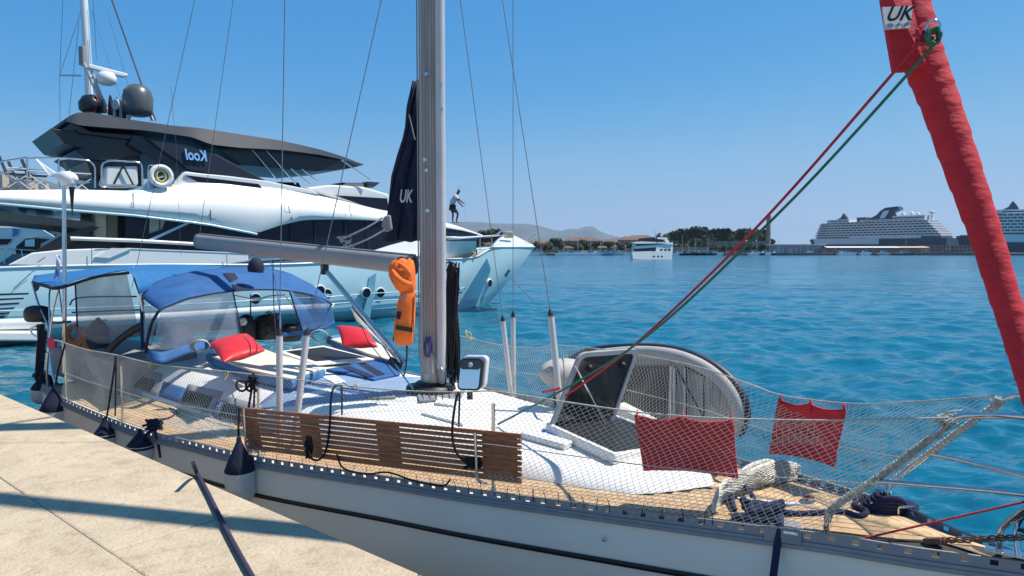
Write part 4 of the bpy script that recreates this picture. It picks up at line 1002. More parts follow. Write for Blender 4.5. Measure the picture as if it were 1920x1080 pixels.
# hood shaped collar: a closed stuffed lobe with a deep fold across it
hoodr = []
for y, xa, xb, d in ((486, 746, 766, .03), (490, 736, 775, .09), (500, 730, 778, .13), (514, 729, 779, .14), (528, 733, 779, .13), (540, 742, 779, .11), (548, 750, 777, .07)):
    c = (Q(xa, y, Yl) + Q(xb, y, Yl)) / 2; w = (Q(xb, y, Yl) - Q(xa, y, Yl)).length / 2
    hoodr.append([c + Vector((math.copysign(abs(math.cos(q)) ** .7, math.cos(q)) * w, math.sin(q) * d * (.8 + .35 * math.sin(3 * q + y * .12)), .012 * math.sin(4 * q + y * .3))) for q in [2 * math.pi * k / 28 for k in range(28)]])
MB().grid(hoodr, True, True).add(hoodr[0], [tuple(range(28))]).add(hoodr[-1], [tuple(range(28))]).build('collar', M['orange'], lj_)
sausage([(735, 507, Yl - .09), (744, 520, Yl - .13), (757, 530, Yl - .14), (772, 534, Yl - .12)], (.018, .034, .036, .02), 'collar_fold', M['orange'], .8)
sausage([(748, 494, Yl - .07), (760, 503, Yl - .12), (770, 517, Yl - .12)], (.012, .026, .018), 'collar_fold', M['orange'], .8)
body = []
for y, xa, xb, d in ((541, 752, 778, .05), (550, 751, 779, .08), (570, 745, 779, .10), (600, 741, 778, .11), (625, 738, 776, .11), (640, 740, 775, .09), (647, 748, 770, .05)):
    c = (Q(xa, y, Yl) + Q(xb, y, Yl)) / 2; w = (Q(xb, y, Yl) - Q(xa, y, Yl)).length / 2
    body.append([c + Vector((math.copysign(abs(math.cos(q)) ** .6, math.cos(q)) * w, math.copysign(abs(math.sin(q)) ** .7, math.sin(q)) * d * .75, 0)) for q in [2 * math.pi * k / 20 for k in range(20)]])
bmj = MB().grid(body, True, True).add(body[0], [tuple(range(20))]).add(body[-1], [tuple(range(20))]); bmj.build('jacket_body', M['orange'], lj_)
MB().poly([Q(742, 610, Yl - .092), Q(773, 615, Yl - .092), Q(773, 623, Yl - .092), Q(742, 618, Yl - .092)], (0, .02, 0)).build('belt', M['black'], lj_)
MB().poly([Q(744, 584, Yl - .088), Q(753, 584, Yl - .088), Q(750, 599, Yl - .088), Q(742, 597, Yl - .088)], (0, .01, 0)).build('patch', M['navy'], lj_)
MB().poly([Q(757, 551, Yl - .072), Q(763, 553, Yl - .072), Q(756, 563, Yl - .076), Q(751, 559, Yl - .072)], (0, .01, 0)).build('reflective_patch', M['alu'], lj_)
for pts, r in (([(738, 500, Yl - .04), (744, 487, Yl - .02), (752, 482, Yl), (766, 486, Yl)], .012), ([(740, 610, Yl - .02), (737, 640, Yl - .02)], .014), ([(763, 645, Yl - .02), (762, 680, Yl - .05), (757, 706, Yl - .08)], .022), ([(779, 550, Yl - .05), (775, 590, Yl - .06), (777, 640, Yl - .06)], .008)):
    MB().tube(smooth([Q(*p) for p in pts], 5), r, 6, flat=.35).build('strap', M['black'], lj_)

# ================================================================== RED SUN SHADES ON THE LINES
def hanging(c4, label, tabs, topY, m_):
    n = 18
    t = thing('hanging_bag', label, 'bag', c4[0], 'red canvas bags tied to the lifelines'); rows = []
    for j in range(n + 1):
        v = j / n; row = []
        for i in range(n + 1):
            u = i / n; p = c4[0].lerp(c4[1], u).lerp(c4[3].lerp(c4[2], u), v)
            sag = abs(math.sin(u * math.pi * (tabs - 1))) * .022 * (1 - v) ** 2
            p = p + Vector((0, 0, -sag)) + Vector((0, 1, 0)) * (.08 * math.sin(math.pi * v) * math.sin(math.pi * u) + .012 * math.sin(u * 17 + v * 4) * (1 - v) + .01 * mathutils.noise.noise(p * 12))
            p.z += .02 * math.sin(math.pi * u) * v
            row.append(p)
        rows.append(row)
    MB().grid(rows).build('bag_cloth', m_, t, solid=.012)
    for k in range(tabs):
        u = k / (tabs - 1) * .96 + .02; p = c4[0].lerp(c4[1], u); 
        MB().tube([p + Vector((0, -.01, -.05)), p + Vector((.0, -.015, .0)), p + Vector((.004, -.004, .028)), p + Vector((.006, .012, .0))], [.016, .014, .009, .010], 7, flat=.5).build('tab', m_, t)
hanging([Q(1190, 778, sidx(s_at(1190))[0].y + .03), Q(1374, 787, sidx(s_at(1374))[0].y + .03), Q(1384, 897, sidx(s_at(1374))[0].y + .24), Q(1207, 882, sidx(s_at(1190))[0].y + .22)], 'larger red canvas bag tied to the near lifeline in front of the open hatch', 3, 0, M['redcloth'])
b1 = hanging([Q(1460, 748, sidx(p_at(1460))[1].y), Q(1584, 766, sidx(p_at(1584))[1].y - .06), Q(1565, 876, sidx(p_at(1584))[1].y), Q(1443, 851, sidx(p_at(1460))[1].y)], 'smaller red canvas bag tied to the far lifeline against the water', 3, 0, M['redcloth'])

# ================================================================== DINGHY (upright, against the far side)
dg = thing('dinghy', 'grey inflatable dinghy with a dark blue rubbing strake stowed upright on the far side', 'dinghy', Q(1210, 800, 6.2))
dp0, dp1 = Vector((.85, 7.35, 0)), Vector((2.58, 5.60, 0))
def dpt(px, py, off=0.0):
    d_ = (dp1 - dp0).normalized(); n_ = Vector((-d_.y, d_.x, 0)); n_ = n_ if n_.y > 0 else -n_
    return onplane(px, py, dp0 + n_ * off, n_)
dd = (dp1 - dp0).normalized(); dn = Vector((-dd.y, dd.x, 0)); dn = dn if dn.y > 0 else -dn
outl = [(1052, 800), (1045, 740), (1060, 690), (1100, 661), (1180, 652), (1260, 656), (1320, 676), (1366, 708), (1392, 745), (1398, 780), (1385, 815)]
op = smooth([dpt(*p) for p in outl], 6)
MB().tube(op, .045, 14).build('strake', mat('navy_rubber', (.012, .018, .04), .5), dg)
inn = smooth([dpt(x, y, -.03) for x, y in ((1062, 800), (1056, 742), (1070, 700), (1106, 671), (1182, 661), (1256, 665), (1312, 684), (1354, 714), (1378, 748), (1384, 780), (1374, 812))], 6)
MB().tube(inn, .065, 14).build('tube', M['rubber'], dg)
flo = smooth([dpt(x, y, .02) for x, y in ((1066, 800), (1062, 745), (1076, 705), (1108, 678), (1182, 668), (1250, 672), (1305, 690), (1345, 718), (1370, 750), (1375, 780), (1368, 812))], 3)
MB().poly(flo, dn * .03).build('floor', M['rubber'], dg)
def dquad(q, off, name, m_, th=.02): return MB().poly([dpt(x, y, off) for x, y in q], dn * th).build(name, m_, dg, bevel=.006)
dquad([(1196, 662), (1252, 663), (1255, 684), (1192, 684)], -.05, 'thwart', M['grey'])
dquad([(1165, 690), (1253, 689), (1253, 800), (1150, 800)], -.03, 'seat_panel', mat('dinghy_panel', (.085, .083, .08), .8))
for x in (1261, 1281): dquad([(x, 690), (x + 6, 690), (x + 6, 806), (x, 806)], -.05, 'slat', M['pole'])
for pts in (((1268, 686), (1268, 800)), ((1287, 686), (1287, 800)), ((1266, 686), (1318, 780)), ((1287, 688), (1320, 706), (1320, 780)), ((1320, 782), (1350, 785))):
    MB().tube([dpt(x, y, -.06) for x, y in pts], .007, 6).build('grab_line', M['blackrope'], dg)
for r_ in (13, 9): 
    MB().tube([dpt(1341 + r_ * math.cos(q) * .7, 742 + 32 * math.sin(q) * r_ / 13, -.06) for q in [2 * math.pi * k / 24 for k in range(25)]], .006, 6).build('printed_ring', M['grey'], dg)
ta, tb = Q(1120, 712, 6.95), Q(1014, 696, 6.6); tx = (tb - ta).normalized(); tL = (tb - ta).length
MB().lathe(ta, tx, [(.155, 0), (.165, tL * .35), (.16, tL * .6), (.135, tL * .8), (.085, tL * .93), (.03, tL * .99), (.004, tL)], 24).build('tube', M['rubber'], dg)
MB().tube([ta + tx * tL * .62 + Vector((0, -.17 * math.cos(q), .17 * math.sin(q))) for q in [math.pi * k / 10 - .9 for k in range(11)]], .006, 5).build('tube_seam', M['grey'], dg)
text_mesh('HONDA', 'tube_lettering', M['stripe'], dg, Q(1030, 718, 6.28), Vector((.55, .1, -.55)), Vector((.5, .1, .6)), .034, 0, .002, True, .20) if False else None
MB().lathe(Q(1028, 696, 6.47), (0, -1, 0), [(.016, 0), (.016, .006), (.01, .007)], 10).build('valve', M['grey'], dg)
rope([Q(1018, 735, 6.6), Q(1035, 732, 6.3), Q(1050, 728, 6.2)], .012, 'short red line below the dinghy tube', 'redrope')

# ================================================================== FENDERS
def fender(x, ytop, ybot, Y, r, label, cone=True, xs=0, body=True):
    t = thing('fender', label, 'fender', Q(x, ybot, Y), 'fenders hung between hull and quay'); p0 = Q(x, ytop, Y); p1 = Q(x + xs, ybot, Y); L_ = (p0 - p1).length; ax = (p1 - p0).normalized()
    ch = L_ * .45 if body else L_
    MB().lathe(p0, ax, [(.018, -.04), (.022, 0), (r * .45, ch * .3), (r * .85, ch * .75), (r * 1.03, ch), (r * 1.0, ch + .01)], 18).build('fender_cover', M['navy'], t)
    if body: MB().lathe(p0 + ax * (ch - .02), ax, [(r * .96, 0), (r, .05), (r, L_ - ch - r * .5), (r * .7, L_ - ch - r * .12), (.02, L_ - ch)], 18).build('fender_body', M['fender'], t)
    return t
def frope(x, y0, y1, Y, x2=None): MB()
fender(448, 828, 945, rl_at(448).y - .16, .125, 'fender with navy top and grey body at the left end of the gangplank', xs=4)
rope([(449, 765, rl_at(449).y), (447, 800, rl_at(449).y - .05), (448, 828, rl_at(448).y - .14)], .010, 'black rope holding the fender beside the gangplank')
fender(262, 812, 870, rl_at(262).y - .18, .13, 'navy topped fender squeezed behind the quay edge by the stern cleat knot', xs=0)
fender(196, 790, 850, rl_at(196).y - .15, .12, 'navy topped fender below the second stern stanchion', xs=2)
rope([(217, 668, rl_at(217).y), (213, 700, rl_at(217).y - .03), (204, 760, rl_at(205).y - .06), (198, 792, rl_at(198).y - .13)], .010, 'black fender rope slanting down from the second stern stanchion')
rope([(218, 668, rl_at(217).y), (217, 720, rl_at(217).y - .03), (216, 780, rl_at(216).y - .05)], .008, 'black rope hanging straight down at the second stern stanchion')
fender(101, 728, 815, rl_at(101).y - .22, .15, 'thick fender with navy cap and pale body at the stern corner')
rope([(124, 640, rl_at(120).y), (118, 660, rl_at(120).y - .03), (108, 700, rl_at(110).y - .08), (103, 730, rl_at(101).y - .2)], .012, 'black fender rope curving down from the stern stanchion')
fender(86, 700, 760, 9.9, .18, 'large navy topped fender behind the stern corner')
# knot and mooring line at the stern cleat
sk = MB(); random.seed(41); Yk = rl_at(285).y
for k in range(12):
    c = Q(289, 797, Yk - .02); sk.tube(smooth([c + Vector((random.uniform(-.10, .09), random.uniform(-.05, .03), random.uniform(-.05, .06))) for _ in range(4)], 5), .014, 6)
tag(sk.build('rope_knot', M['navyrope']), 'navy rope knot lumped on the toe rail near the stern', 'rope knot')
rope([(289, 800, Yk - .03), (296, 830, Yk - .06), (301, 858, Yk - .08)], .014, 'navy rope tail hanging from the stern knot over the hull', 'navyrope')
rope([hit(300, 790, .02), hit(318, 786, .015), hit(330, 775, .015), hit(318, 768, .015)], .012, 'dark rope running inboard from the stern knot onto the teak', 'navyrope')
rope([(287, 806, Yk - .03), (270, 818, Yk - .1), (262, 832, Yk - .16)], .016, 'navy rope from the stern knot to the fender', 'navyrope')
dn_ = MB(); random.seed(6)
# fallen net bunch on the side deck left of the gangplank
nb0 = [hit(x, y, .02) for x, y in ((330, 800), (380, 770), (440, 735), (448, 800))]
def flatnet(q, nx, ny, r, seed, hgt=.03, fold=.05):
    mb = MB(); g = {}
    for j in range(ny + 1):
        for i in range(nx + 1):
            u, v = (i + (.5 if j % 2 else 0)) / (nx + .5), j / ny
            p = q[0].lerp(q[1], u).lerp(q[3].lerp(q[2], u), v)
            f = mathutils.noise.noise(Vector((u * 5 + seed, v * 4, 0))); f2 = mathutils.noise.noise(Vector((u * 7 + seed, v * 6, 7)))
            p = down(p + Vector((f, f2, 0)) * fold, .012) + Vector((0, 0, hgt * abs(f2 + .3 * f) * 2))
            g[(i, j)] = p
    for j in range(ny):
        for i in range(nx + 1):
            for di in ((0, -1) if j % 2 == 0 else (0, 1)):
                if (i + di, j + 1) in g: mb.tube([g[(i, j)], g[(i + di, j + 1)]], r, 3, False, sm=False)
    return mb
flatnet([hit(300, 795), hit(400, 745), hit(446, 765), hit(420, 828)], 22, 13, .0026, 3, .012, .015).build('loose_net', M['net'], netS)
# ================================================================== FOREDECK
heap = thing('net_heap', 'heap of bunched greyish fishing net lying on the teak foredeck', 'net', hit(1410, 930))
hm = MB(); random.seed(8)
hp = [hit(1346, 957, .05), hit(1365, 940, .08), hit(1410, 922, .10), hit(1450, 910, .09), hit(1495, 902, .05)]
hs_ = smooth(hp, 8)
g = {}
NU, NV = 46, 30
for i in range(NU):
    u = i / (NU - 1); k = u * (len(hs_) - 1); a_ = int(min(k, len(hs_) - 2)); c = hs_[a_].lerp(hs_[a_ + 1], k - a_)
    for j in range(NV):
        q = 2 * math.pi * (j + (.5 if i % 2 else 0)) / NV; r = (.03 + .078 * math.sin(math.pi * min(1, u * .94 + .03)) ** .28) * (1 + .35 * mathutils.noise.noise(Vector((u * 7, math.cos(q) * 1.5, math.sin(q) * 1.5))))
        p = c + Vector((.55, .8, 0)).normalized() * (r * 1.35 * math.cos(q)) + Vector((0, 0, 1)) * (r * .62 * math.sin(q)); fl_ = down(p, .006); p.z = max(p.z, fl_.z); g[(i, j)] = p
for i in range(NU - 1):
    for j in range(NV):
        for dj in ((0, -1) if i % 2 == 0 else (0, 1)): hm.tube([g[(i, j)], g[(i + 1, (j + dj) % NV)]], .0034, 3, False, sm=False)
hm.build('net_mesh', M['net'], heap, recalc=False)
hc = MB(); hc.grid([[g[(i, j)].lerp(hs_[min(len(hs_) - 1, int(i / (NU - 1) * (len(hs_) - 1)))], .25) for j in range(NV)] for i in range(NU)], True, True); hc.build('net_core', M['netdark'], heap)
ml = []
nk = MB(); random.seed(12); c0 = hit(1430, 968, .03)
nk.tube(smooth([hit(1378, 962, .02), hit(1372, 940, .05), hit(1390, 930, .08), hit(1410, 945, .06), hit(1425, 965, .04), hit(1450, 975, .03)], 6), .016, 8)
for k in range(7): nk.tube(smooth([c0 + Vector((random.uniform(-.11, .13), random.uniform(-.06, .06), random.uniform(-.01, .06))) for _ in range(4)], 5), .016, 8)
nk.tube(smooth([hit(1375, 975, .02), hit(1400, 982, .03), hit(1430, 985, .03), hit(1465, 982, .03)], 6), .016, 8)
tag(nk.build('mooring_line', M['navyrope']), 'navy mooring line made fast in loops on the foredeck cleat', 'rope')
rope([hit(1464, 978, .03), (1463, 985, S[int(s_at(1463))].y - .03), (1459, 1010, S[int(s_at(1460))].y - .05), (1450, 1080, S[int(s_at(1460))].y - .10), (1440, 1150, S[int(s_at(1460))].y - .15)], .020, 'dark mooring line dropping over the toe rail fairlead', 'navyrope', n=8)
rope([hit(1465, 968, .03), hit(1490, 969, .018), hit(1530, 968, .018), hit(1580, 966, .018), hit(1612, 974, .018), hit(1625, 966, .02), hit(1604, 955, .02), hit(1612, 942, .02), hit(1650, 936, .025), hit(1690, 950, .02), hit(1715, 962, .018), hit(1735, 972, .018)], .017, 'navy line snaking over the teak to the coil at the far bow cleat', 'navyrope', n=8)
cl_ = MB(); random.seed(14)
for k in range(5):
    cc2 = (1668 + 3 * k, 953 + 1.5 * k); cl_.tube(smooth([hit(cc2[0] + 52 * math.cos(q) * (1 - .07 * k), cc2[1] + 15 * math.sin(q) * (1 - .05 * k), .018 + .02 * k) for q in [2 * math.pi * i / 9 for i in range(9)]], 4, True), .0125, 8)
tag(cl_.build('rope_coil', M['navyrope']), 'coil of thick navy rope around the far bow cleat', 'rope coil')
# pulpit
def tubeobj(pts, r, name, m_, parent, n=8): return MB().tube(smooth([p if isinstance(p, Vector) else Q(*p) for p in pts], 6), r, n).build(name, m_, parent)
pb = hit(1549, 999, 0); pb2 = sidx(p_at(1663))[1] + inward(int(p_at(1663))) * -.05 + Vector((0, 0, -.05))
tubeobj([pb, (1560, 955, 3.62), (1640, 900, 3.55), (1715, 845, 3.48), (1772, 797, 3.42), (1800, 781, 3.38), (1840, 779, 3.3), (1930, 782, 3.1), Vector((2.60, 2.86, 2.27)), Vector((2.74, 2.80, 2.27)), Vector((2.78, 2.92, 2.27))], .016, 'pulpit_tube', M['steel'], boat)
tubeobj([pb2, (1664, 915, pb2.y), (1690, 893, 4.05), (1770, 830, 3.9), (1850, 772, 3.75), (1880, 750, 3.7), (1925, 743, 3.6), Vector((2.72, 3.15, 2.27)), Vector((2.78, 2.92, 2.27))], .016, 'pulpit_tube', M['steel'], boat)
tubeobj([(1638, 903, 3.55), (1700, 907, 3.45), (1930, 928, 3.15), Vector((2.55, 2.92, 1.9)), Vector((2.68, 2.9, 1.9))], .013, 'pulpit_tube', M['steel'], boat)
tubeobj([(1745, 851, 3.95), (1800, 863, 3.8), (1930, 896, 3.45), Vector((2.64, 3.1, 1.9)), Vector((2.68, 2.9, 1.9))], .013, 'pulpit_tube', M['steel'], boat)
# net wrapped round the sloping pulpit legs: many turns of twine
def wrap(pts, r, turns, tr_, label, seed):
    pts = smooth([Q(*p) for p in pts], 10); pl = resample(pts, 200); mb = MB(); random.seed(seed)
    for s_ in range(3):
        w = []
        for k in range(turns * 8):
            u = k / (turns * 8 - 1); q = k * math.pi / 4 * (1 if s_ % 2 else -1) + s_; p = pl[min(199, int(u * 199))]; t = (pl[min(199, int(u * 199) + 1)] - pl[max(0, int(u * 199) - 1)]).normalized()
            a = t.cross(Vector((0, 0, 1))).normalized(); b = t.cross(a); rr = r * (1 + .25 * mathutils.noise.noise(Vector((k * .21, s_ * 5, seed)))); w.append(p + a * rr * math.cos(q) + b * rr * math.sin(q))
        mb.tube(w, tr_, 5, sm=True)
    t = thing('lashed_netting', label, 'netting', pl[0]); mb.build('twine', M['netdark'] if seed % 2 else M['rope'], t); MB().tube(pl, r * .92, 8).build('netting_core', M['netdark'], t)
wrap([(1552, 975, 3.66), (1565, 950, 3.61), (1640, 900, 3.55), (1715, 845, 3.48), (1785, 790, 3.41)], .018, 60, .003, 'grey netting wound round the nearer sloping pulpit tube', 1)
wrap([(1664, 925, pb2.y), (1672, 905, 4.1), (1770, 830, 3.9), (1850, 772, 3.75), (1884, 748, 3.7)], .016, 40, .0055, 'white line lashed in turns round the farther sloping pulpit tube', 2)
kt = MB(); random.seed(15)
for k in range(12):
    c = Q(1775 + random.uniform(-16, 20), 787 + random.uniform(-8, 10), 3.41); kt.tube(smooth([c + Vector((random.uniform(-.045, .045), random.uniform(-.02, .02), random.uniform(-.03, .03))) for _ in range(4)], 4), .0045, 5)
tag(kt.build('rope_knot', M['rope']), 'tangled pale lashing at the top of the nearer pulpit tube', 'rope knot')
kt = MB()
for k in range(8):
    c = Q(1872 + random.uniform(-10, 10), 752 + random.uniform(-8, 10), 3.7); kt.tube(smooth([c + Vector((random.uniform(-.035, .035), random.uniform(-.02, .02), random.uniform(-.03, .03))) for _ in range(4)], 4), .005, 5)
tag(kt.build('rope_knot', M['rope']), 'pale lashing knot at the top of the farther pulpit tube', 'rope knot')
# bow roller hoops and chain
rd = Q(1878, 1036, 3.2)
tubeobj([(1876, 1044, 3.22), (1874, 1005, 3.2), (1885, 985, 3.18), (1925, 955, 3.05), (1990, 930, 2.9)], .014, 'bow_roller_hoop', M['steel'], boat)
tubeobj([(1910, 1044, 3.12), (1905, 1000, 3.15), (1912, 975, 3.15), (1940, 955, 3.05)], .012, 'bow_roller_hoop', M['steel'], boat)
MB().box(Q(1935, 1046, 3.12), (.35, .06, .012), (Vector((.8, -.6, 0)), Vector((.6, .8, 0)), Vector((0, 0, 1)))).build('bow_roller_plate', M['steel'], boat, bevel=.003)
chain = thing('anchor_chain', 'rusty anchor chain lying from the deck to the bow roller', 'chain', hit(1760, 1020))
ca, cb_ = hit(1752, 1021, .02), Q(1960, 1006, 3.0)
nch = 26
for k in range(nch):
    c = ca.lerp(cb_, (k + .5) / nch); d_ = (cb_ - ca).normalized(); s1 = d_.cross(Vector((0, 0, 1))).normalized(); s2 = s1.cross(d_); s_ = s1 if k % 2 else s2
    MB().tube([c + d_ * (.021 * math.cos(q)) + s_ * (.012 * math.sin(q)) for q in [2 * math.pi * i / 10 for i in range(11)]], .0042, 5, False).build('chain_link', M['rust'], chain, recalc=False)
MB().box(ca, (.09, .035, .03), ((cb_ - ca).normalized(), s1, s2)).build('chain_stopper', M['rust'], chain, bevel=.004)
tag(MB().tube([hit(1722, 962, .02), hit(1768, 988, .02)], .008, 6).build('boat_hook', M['pole']), 'white pole end lying at the far bow toe rail', 'pole')
# quay mooring rope
def onq(px, py, dz=.0): return D(px, py, 3 - QZ - dz)
tag(MB().tube(smooth([Q(362, 868, 4.95), onq(369, 886, .04), onq(385, 915, .022), onq(420, 985, .022), onq(455, 1050, .022), onq(490, 1110, .022)], 6), .015, 10).build('mooring_line', mat('purple_navy_rope', (.035, .028, .07), .9, bump=1, bscale=90)), 'purple navy mooring line lying on the stone quay', 'rope')
print('gear ok', len(bpy.data.objects))
# ================================================================== LARGE MOTOR YACHT
M['ywhite'] = mat('yacht_white', (.72, .73, .72), .3, var=.02, scale=.5, coat=.3)
M['yhull'] = mat('yacht_hull_waterlight_tint', (.41, .60, .66), .25, var=.03, scale=.6, coat=.4)  # white hull with bluish light off the water painted into the base colour
M['ygrey'] = mat('yacht_grey', (.020, .028, .045), .55, var=.04, scale=.6, spec=.2)
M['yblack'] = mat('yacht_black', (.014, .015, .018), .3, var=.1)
M['ycream'] = mat('cream_panel', (.42, .37, .28), .6)
M['yglass'] = mat('yacht_glass', (.010, .014, .028), .15, spec=.22, var=0)
M['darkblue'] = mat('boot_top', (.02, .05, .07), .6)
Y0 = D(0, 650, 3.0); ya = R(41.7); yd = Vector((math.cos(ya), math.sin(ya), 0)); yn = Vector((-math.sin(ya), math.cos(ya), 0))
def YP(px, py, v=0.0): return onplane(px, py, Y0 + yn * v, yn)
yacht = thing('motor_yacht', 'large white motor yacht with dark grey hardtop and water light painted into its hull behind the sailing boat', 'motor yacht', Y0 + yd * 10)
def ypoly(pts, v, depth, name, m_, parent=yacht, bevel=.04): return MB().poly([YP(x, y, v) for x, y in pts], yn * depth).build(name, m_, parent, bevel=bevel)
# hull
top = [(-420, 512, 0), (-100, 505, 0), (100, 499, 0), (300, 496, 0), (500, 496, 0), (640, 490, 0), (740, 478, .05), (800, 481, .3), (850, 485, .8), (893, 481, 1.5), (918, 467, 2.0), (950, 462, 2.6), (1002, 463, 3.2)]
bot = [(-420, 700), (-100, 656), (100, 640), (300, 625), (500, 610), (640, 601), (740, 594), (790, 589), (830, 585), (860, 581), (885, 577), (905, 573), (917, 571)]
mid1 = [(-420, 652), (-100, 622), (100, 614), (300, 604), (500, 590), (640, 584), (740, 577), (792, 574), (832, 570), (865, 565), (893, 560), (916, 554), (934, 549)]
rows = []; T_ = [YP(*t) for t in top]; B_ = [D(x, y, 3.0) for x, y in bot]
Mv = [0, 0, 0, 0, 0, .02, .1, .4, .95, 1.6, 2.2, 2.75, 3.2]; M_ = [YP(x, y, v) for (x, y), v in zip(mid1, Mv)]
def res(r): return resample(smooth(r, 6), 60)
T_, M_, B_ = res(T_), res(M_), res(B_)
for p in B_: p.z = .0
K_ = [p - Vector((0, 0, .5)) + yn * .25 for p in B_]
full = [K_, B_, M_]; full += [[m.lerp(t, k / 6) - yn * (.10 * math.sin(math.pi * k / 6)) for m, t in zip(M_, T_)] for k in range(1, 7)]
def mirror(p): 
    v = (p - Y0).dot(yn); return p + yn * (6.4 - 2 * v)
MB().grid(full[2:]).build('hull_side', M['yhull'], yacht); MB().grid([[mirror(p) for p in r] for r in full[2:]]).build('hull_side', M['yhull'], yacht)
MB().grid(full[1:3]).build('chine', mat('chine_waterlight_tint', (.25, .42, .47), .3), yacht); MB().grid(full[0:2]).build('boot_top', M['darkblue'], yacht)  # chine colour also carries painted-in light from the water
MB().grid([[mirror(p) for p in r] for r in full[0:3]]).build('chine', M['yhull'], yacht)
MB().grid([[t.lerp(mirror(t), k / 6) - Vector((0, 0, .05)) for t in T_] for k in range(7)]).build('main_deck', M['ywhite'], yacht)
lowrub = [p + (t - p) * .16 - yn * .03 for p, t in zip(M_, T_)]
MB().grid([[p - yn * .05 for p in M_[:34]], [p - yn * .08 for p in lowrub[:34]]]).build('rub_band', M['ywhite'], yacht, solid=.06)
MB().tube([p + Vector((0, 0, .0)) - yn * .02 for p in T_], .04, 6).build('sheer_moulding', M['ywhite'], yacht)
# stern quarter: white swept panel and vents
ypoly([(-60, 560), (0, 545), (58, 545), (0, 604), (-60, 612)], -.06, .05, 'side_recess', M['yblack'])
for k in range(6): ypoly([(-60, 552 + k * 10), (55 - k * 9, 549 + k * 9), (53 - k * 9, 552 + k * 9), (-60, 556 + k * 10)], -.10, .05, 'vent_louvre', M['ygrey'], bevel=0)
for (x, y) in ((0, 512), (60, 512), (0, 512)): pass
for pts in (((58, 512), (25, 542)), ((172, 466), (172, 496)), ((85, 482), (70, 492)), ((425, 478), (426, 498))):
    MB().tube([YP(x, y, -.13) for x, y in pts], .012, 4).build('panel_joint', M['ygrey'], yacht)
ypoly([(-60, 640), (-60, 622), (76, 622), (80, 634), (76, 640)], -.5, .55, 'swim_platform', M['ywhite'], bevel=.06)
# bulwark
ypoly([(15, 497), (60, 474), (118, 468), (178, 466), (240, 449 + 17), (262, 466), (466, 475), (466, 490), (425, 496), (100, 500)], -.04, .12, 'bulwark', M['ywhite'])
ypoly([(178, 467), (213, 466), (240, 466), (248, 467), (466, 476), (466, 474), (245, 465)], -.06, .1, 'bulwark_cap', M['ywhite'], bevel=.01)
MB().poly([YP(x, y, -.10) for x, y in ((178, 482), (210, 465), (247, 466), (205, 484))], yn * .06).build('bulwark_flare', M['ywhite'], yacht)
# portholes
port = [(712, 549, .10), (686, 549, .05), (612, 551, .0), (599, 545, .0), (500, 552, 0), (478, 560, 0), (868, 534, 1.0), (917, 531, 2.3)]
for k, (x, y, v) in enumerate(port):
    c = YP(x, y, v); best = min((p for r in full[3:] for p in r), key=lambda p: (Vector(proj(p)) - Vector((x, y))).length); c = Q(x, y, best.y) - yn * .05
    nrm = (-yn + Vector((0, 0, -.08)) + (yd * .25 if x > 850 else Vector())).normalized()
    f = MB().lathe(c, nrm, [(.24, -.12), (.24, .015), (.23, .03), (.20, .03)], 18).build('porthole', M['ywhite'], yacht)
    MB().lathe(c, nrm, [(.20, .0), (.20, .034)], 18).build('pane', M['yglass'], f)
for x in (692, 500): ypoly([(x - 8, 600), (x + 8, 512), (x + 24, 512), (x + 6, 600)] if False else [(x, 520), (x + 14, 512), (x + 2, 596), (x - 12, 598)], -.11 if x > 600 else -.02, .02, 'hull_panel', mat('hull_panel_blue', (.14, .36, .46), .25), bevel=0)
# superstructure
def yrows(rr, name, m_, far=5.4, parent=yacht, sm=True):
    """rr: rows from the bottom up, each [(px,py,v)...]; closed over the top to the far side"""
    xs_ = [lerp(rr[0][0][0], rr[0][-1][0], k / 55) for k in range(56)]
    R_ = []
    for r in rr:
        t1, t2 = [(p[0], p[1]) for p in r], [(p[0], p[2]) for p in r]; R_.append([YP(x, (interp(t1, x - 5) + interp(t1, x) * 2 + interp(t1, x + 5)) / 4, interp(t2, x)) for x in xs_]); M2 = [[mirror(p) for p in r] for r in R_[::-1]]
    mb = MB(); mb.grid(R_, sm); mb.grid([R_[-1], M2[0]], False); mb.grid(M2, sm); mb.grid([M2[-1], R_[0]], False)
    mb.add([r[0] for r in R_] + [r[0] for r in M2], [tuple(range(2 * len(R_)))]); mb.add([r[-1] for r in R_] + [r[-1] for r in M2], [tuple(range(2 * len(R_)))])
    return mb.build(name, m_, parent)
# main saloon block (glass) from aft pillar forward
yrows([[(235, 470, .35), (360, 474, .35), (466, 478, .35), (600, 484, .35), (720, 470, .35), (800, 471, .7), (850, 474, 1.2), (895, 478, 1.9)],
       [(235, 404, .35), (360, 414, .35), (466, 420, .35), (600, 408, .35), (720, 408, .5), (800, 414, .9), (850, 424, 1.5), (903, 441, 2.1)]], 'saloon_glass', M['yglass'])
yrows([[(700, 478, .25), (760, 479, .3), (800, 480, .6), (842, 482, 1.0), (893, 480, 1.7)], [(700, 470, .3), (730, 460, .4), (770, 450, .5), (778, 450, .6), (784, 452, .7)]], 'forward_coaming', M['ywhite'])
for y0, y1 in ((443, 450), (466, 470)):
    MB().grid([[YP(x, lerp(y, y1 - y0 + y, 0), v) for x, y, v in ((835, y0, 1.0), (865, y0 + 1, 1.35), (905, y0 - 1, 1.9), (935, y0 - 3, 2.5))], [YP(x, y, v) for x, y, v in ((835, y0 + 4, 1.0), (865, y0 + 4, 1.35), (905, y0 + 2, 1.9), (935, y0 - 1, 2.5))]]).build('window_band', M['ywhite'], yacht, solid=.08)
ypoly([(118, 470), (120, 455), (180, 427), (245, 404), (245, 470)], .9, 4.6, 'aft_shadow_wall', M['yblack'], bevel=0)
ypoly([(178, 395), (200, 399), (200, 449), (178, 449)], .55, .6, 'aft_pillar', M['ycream'])
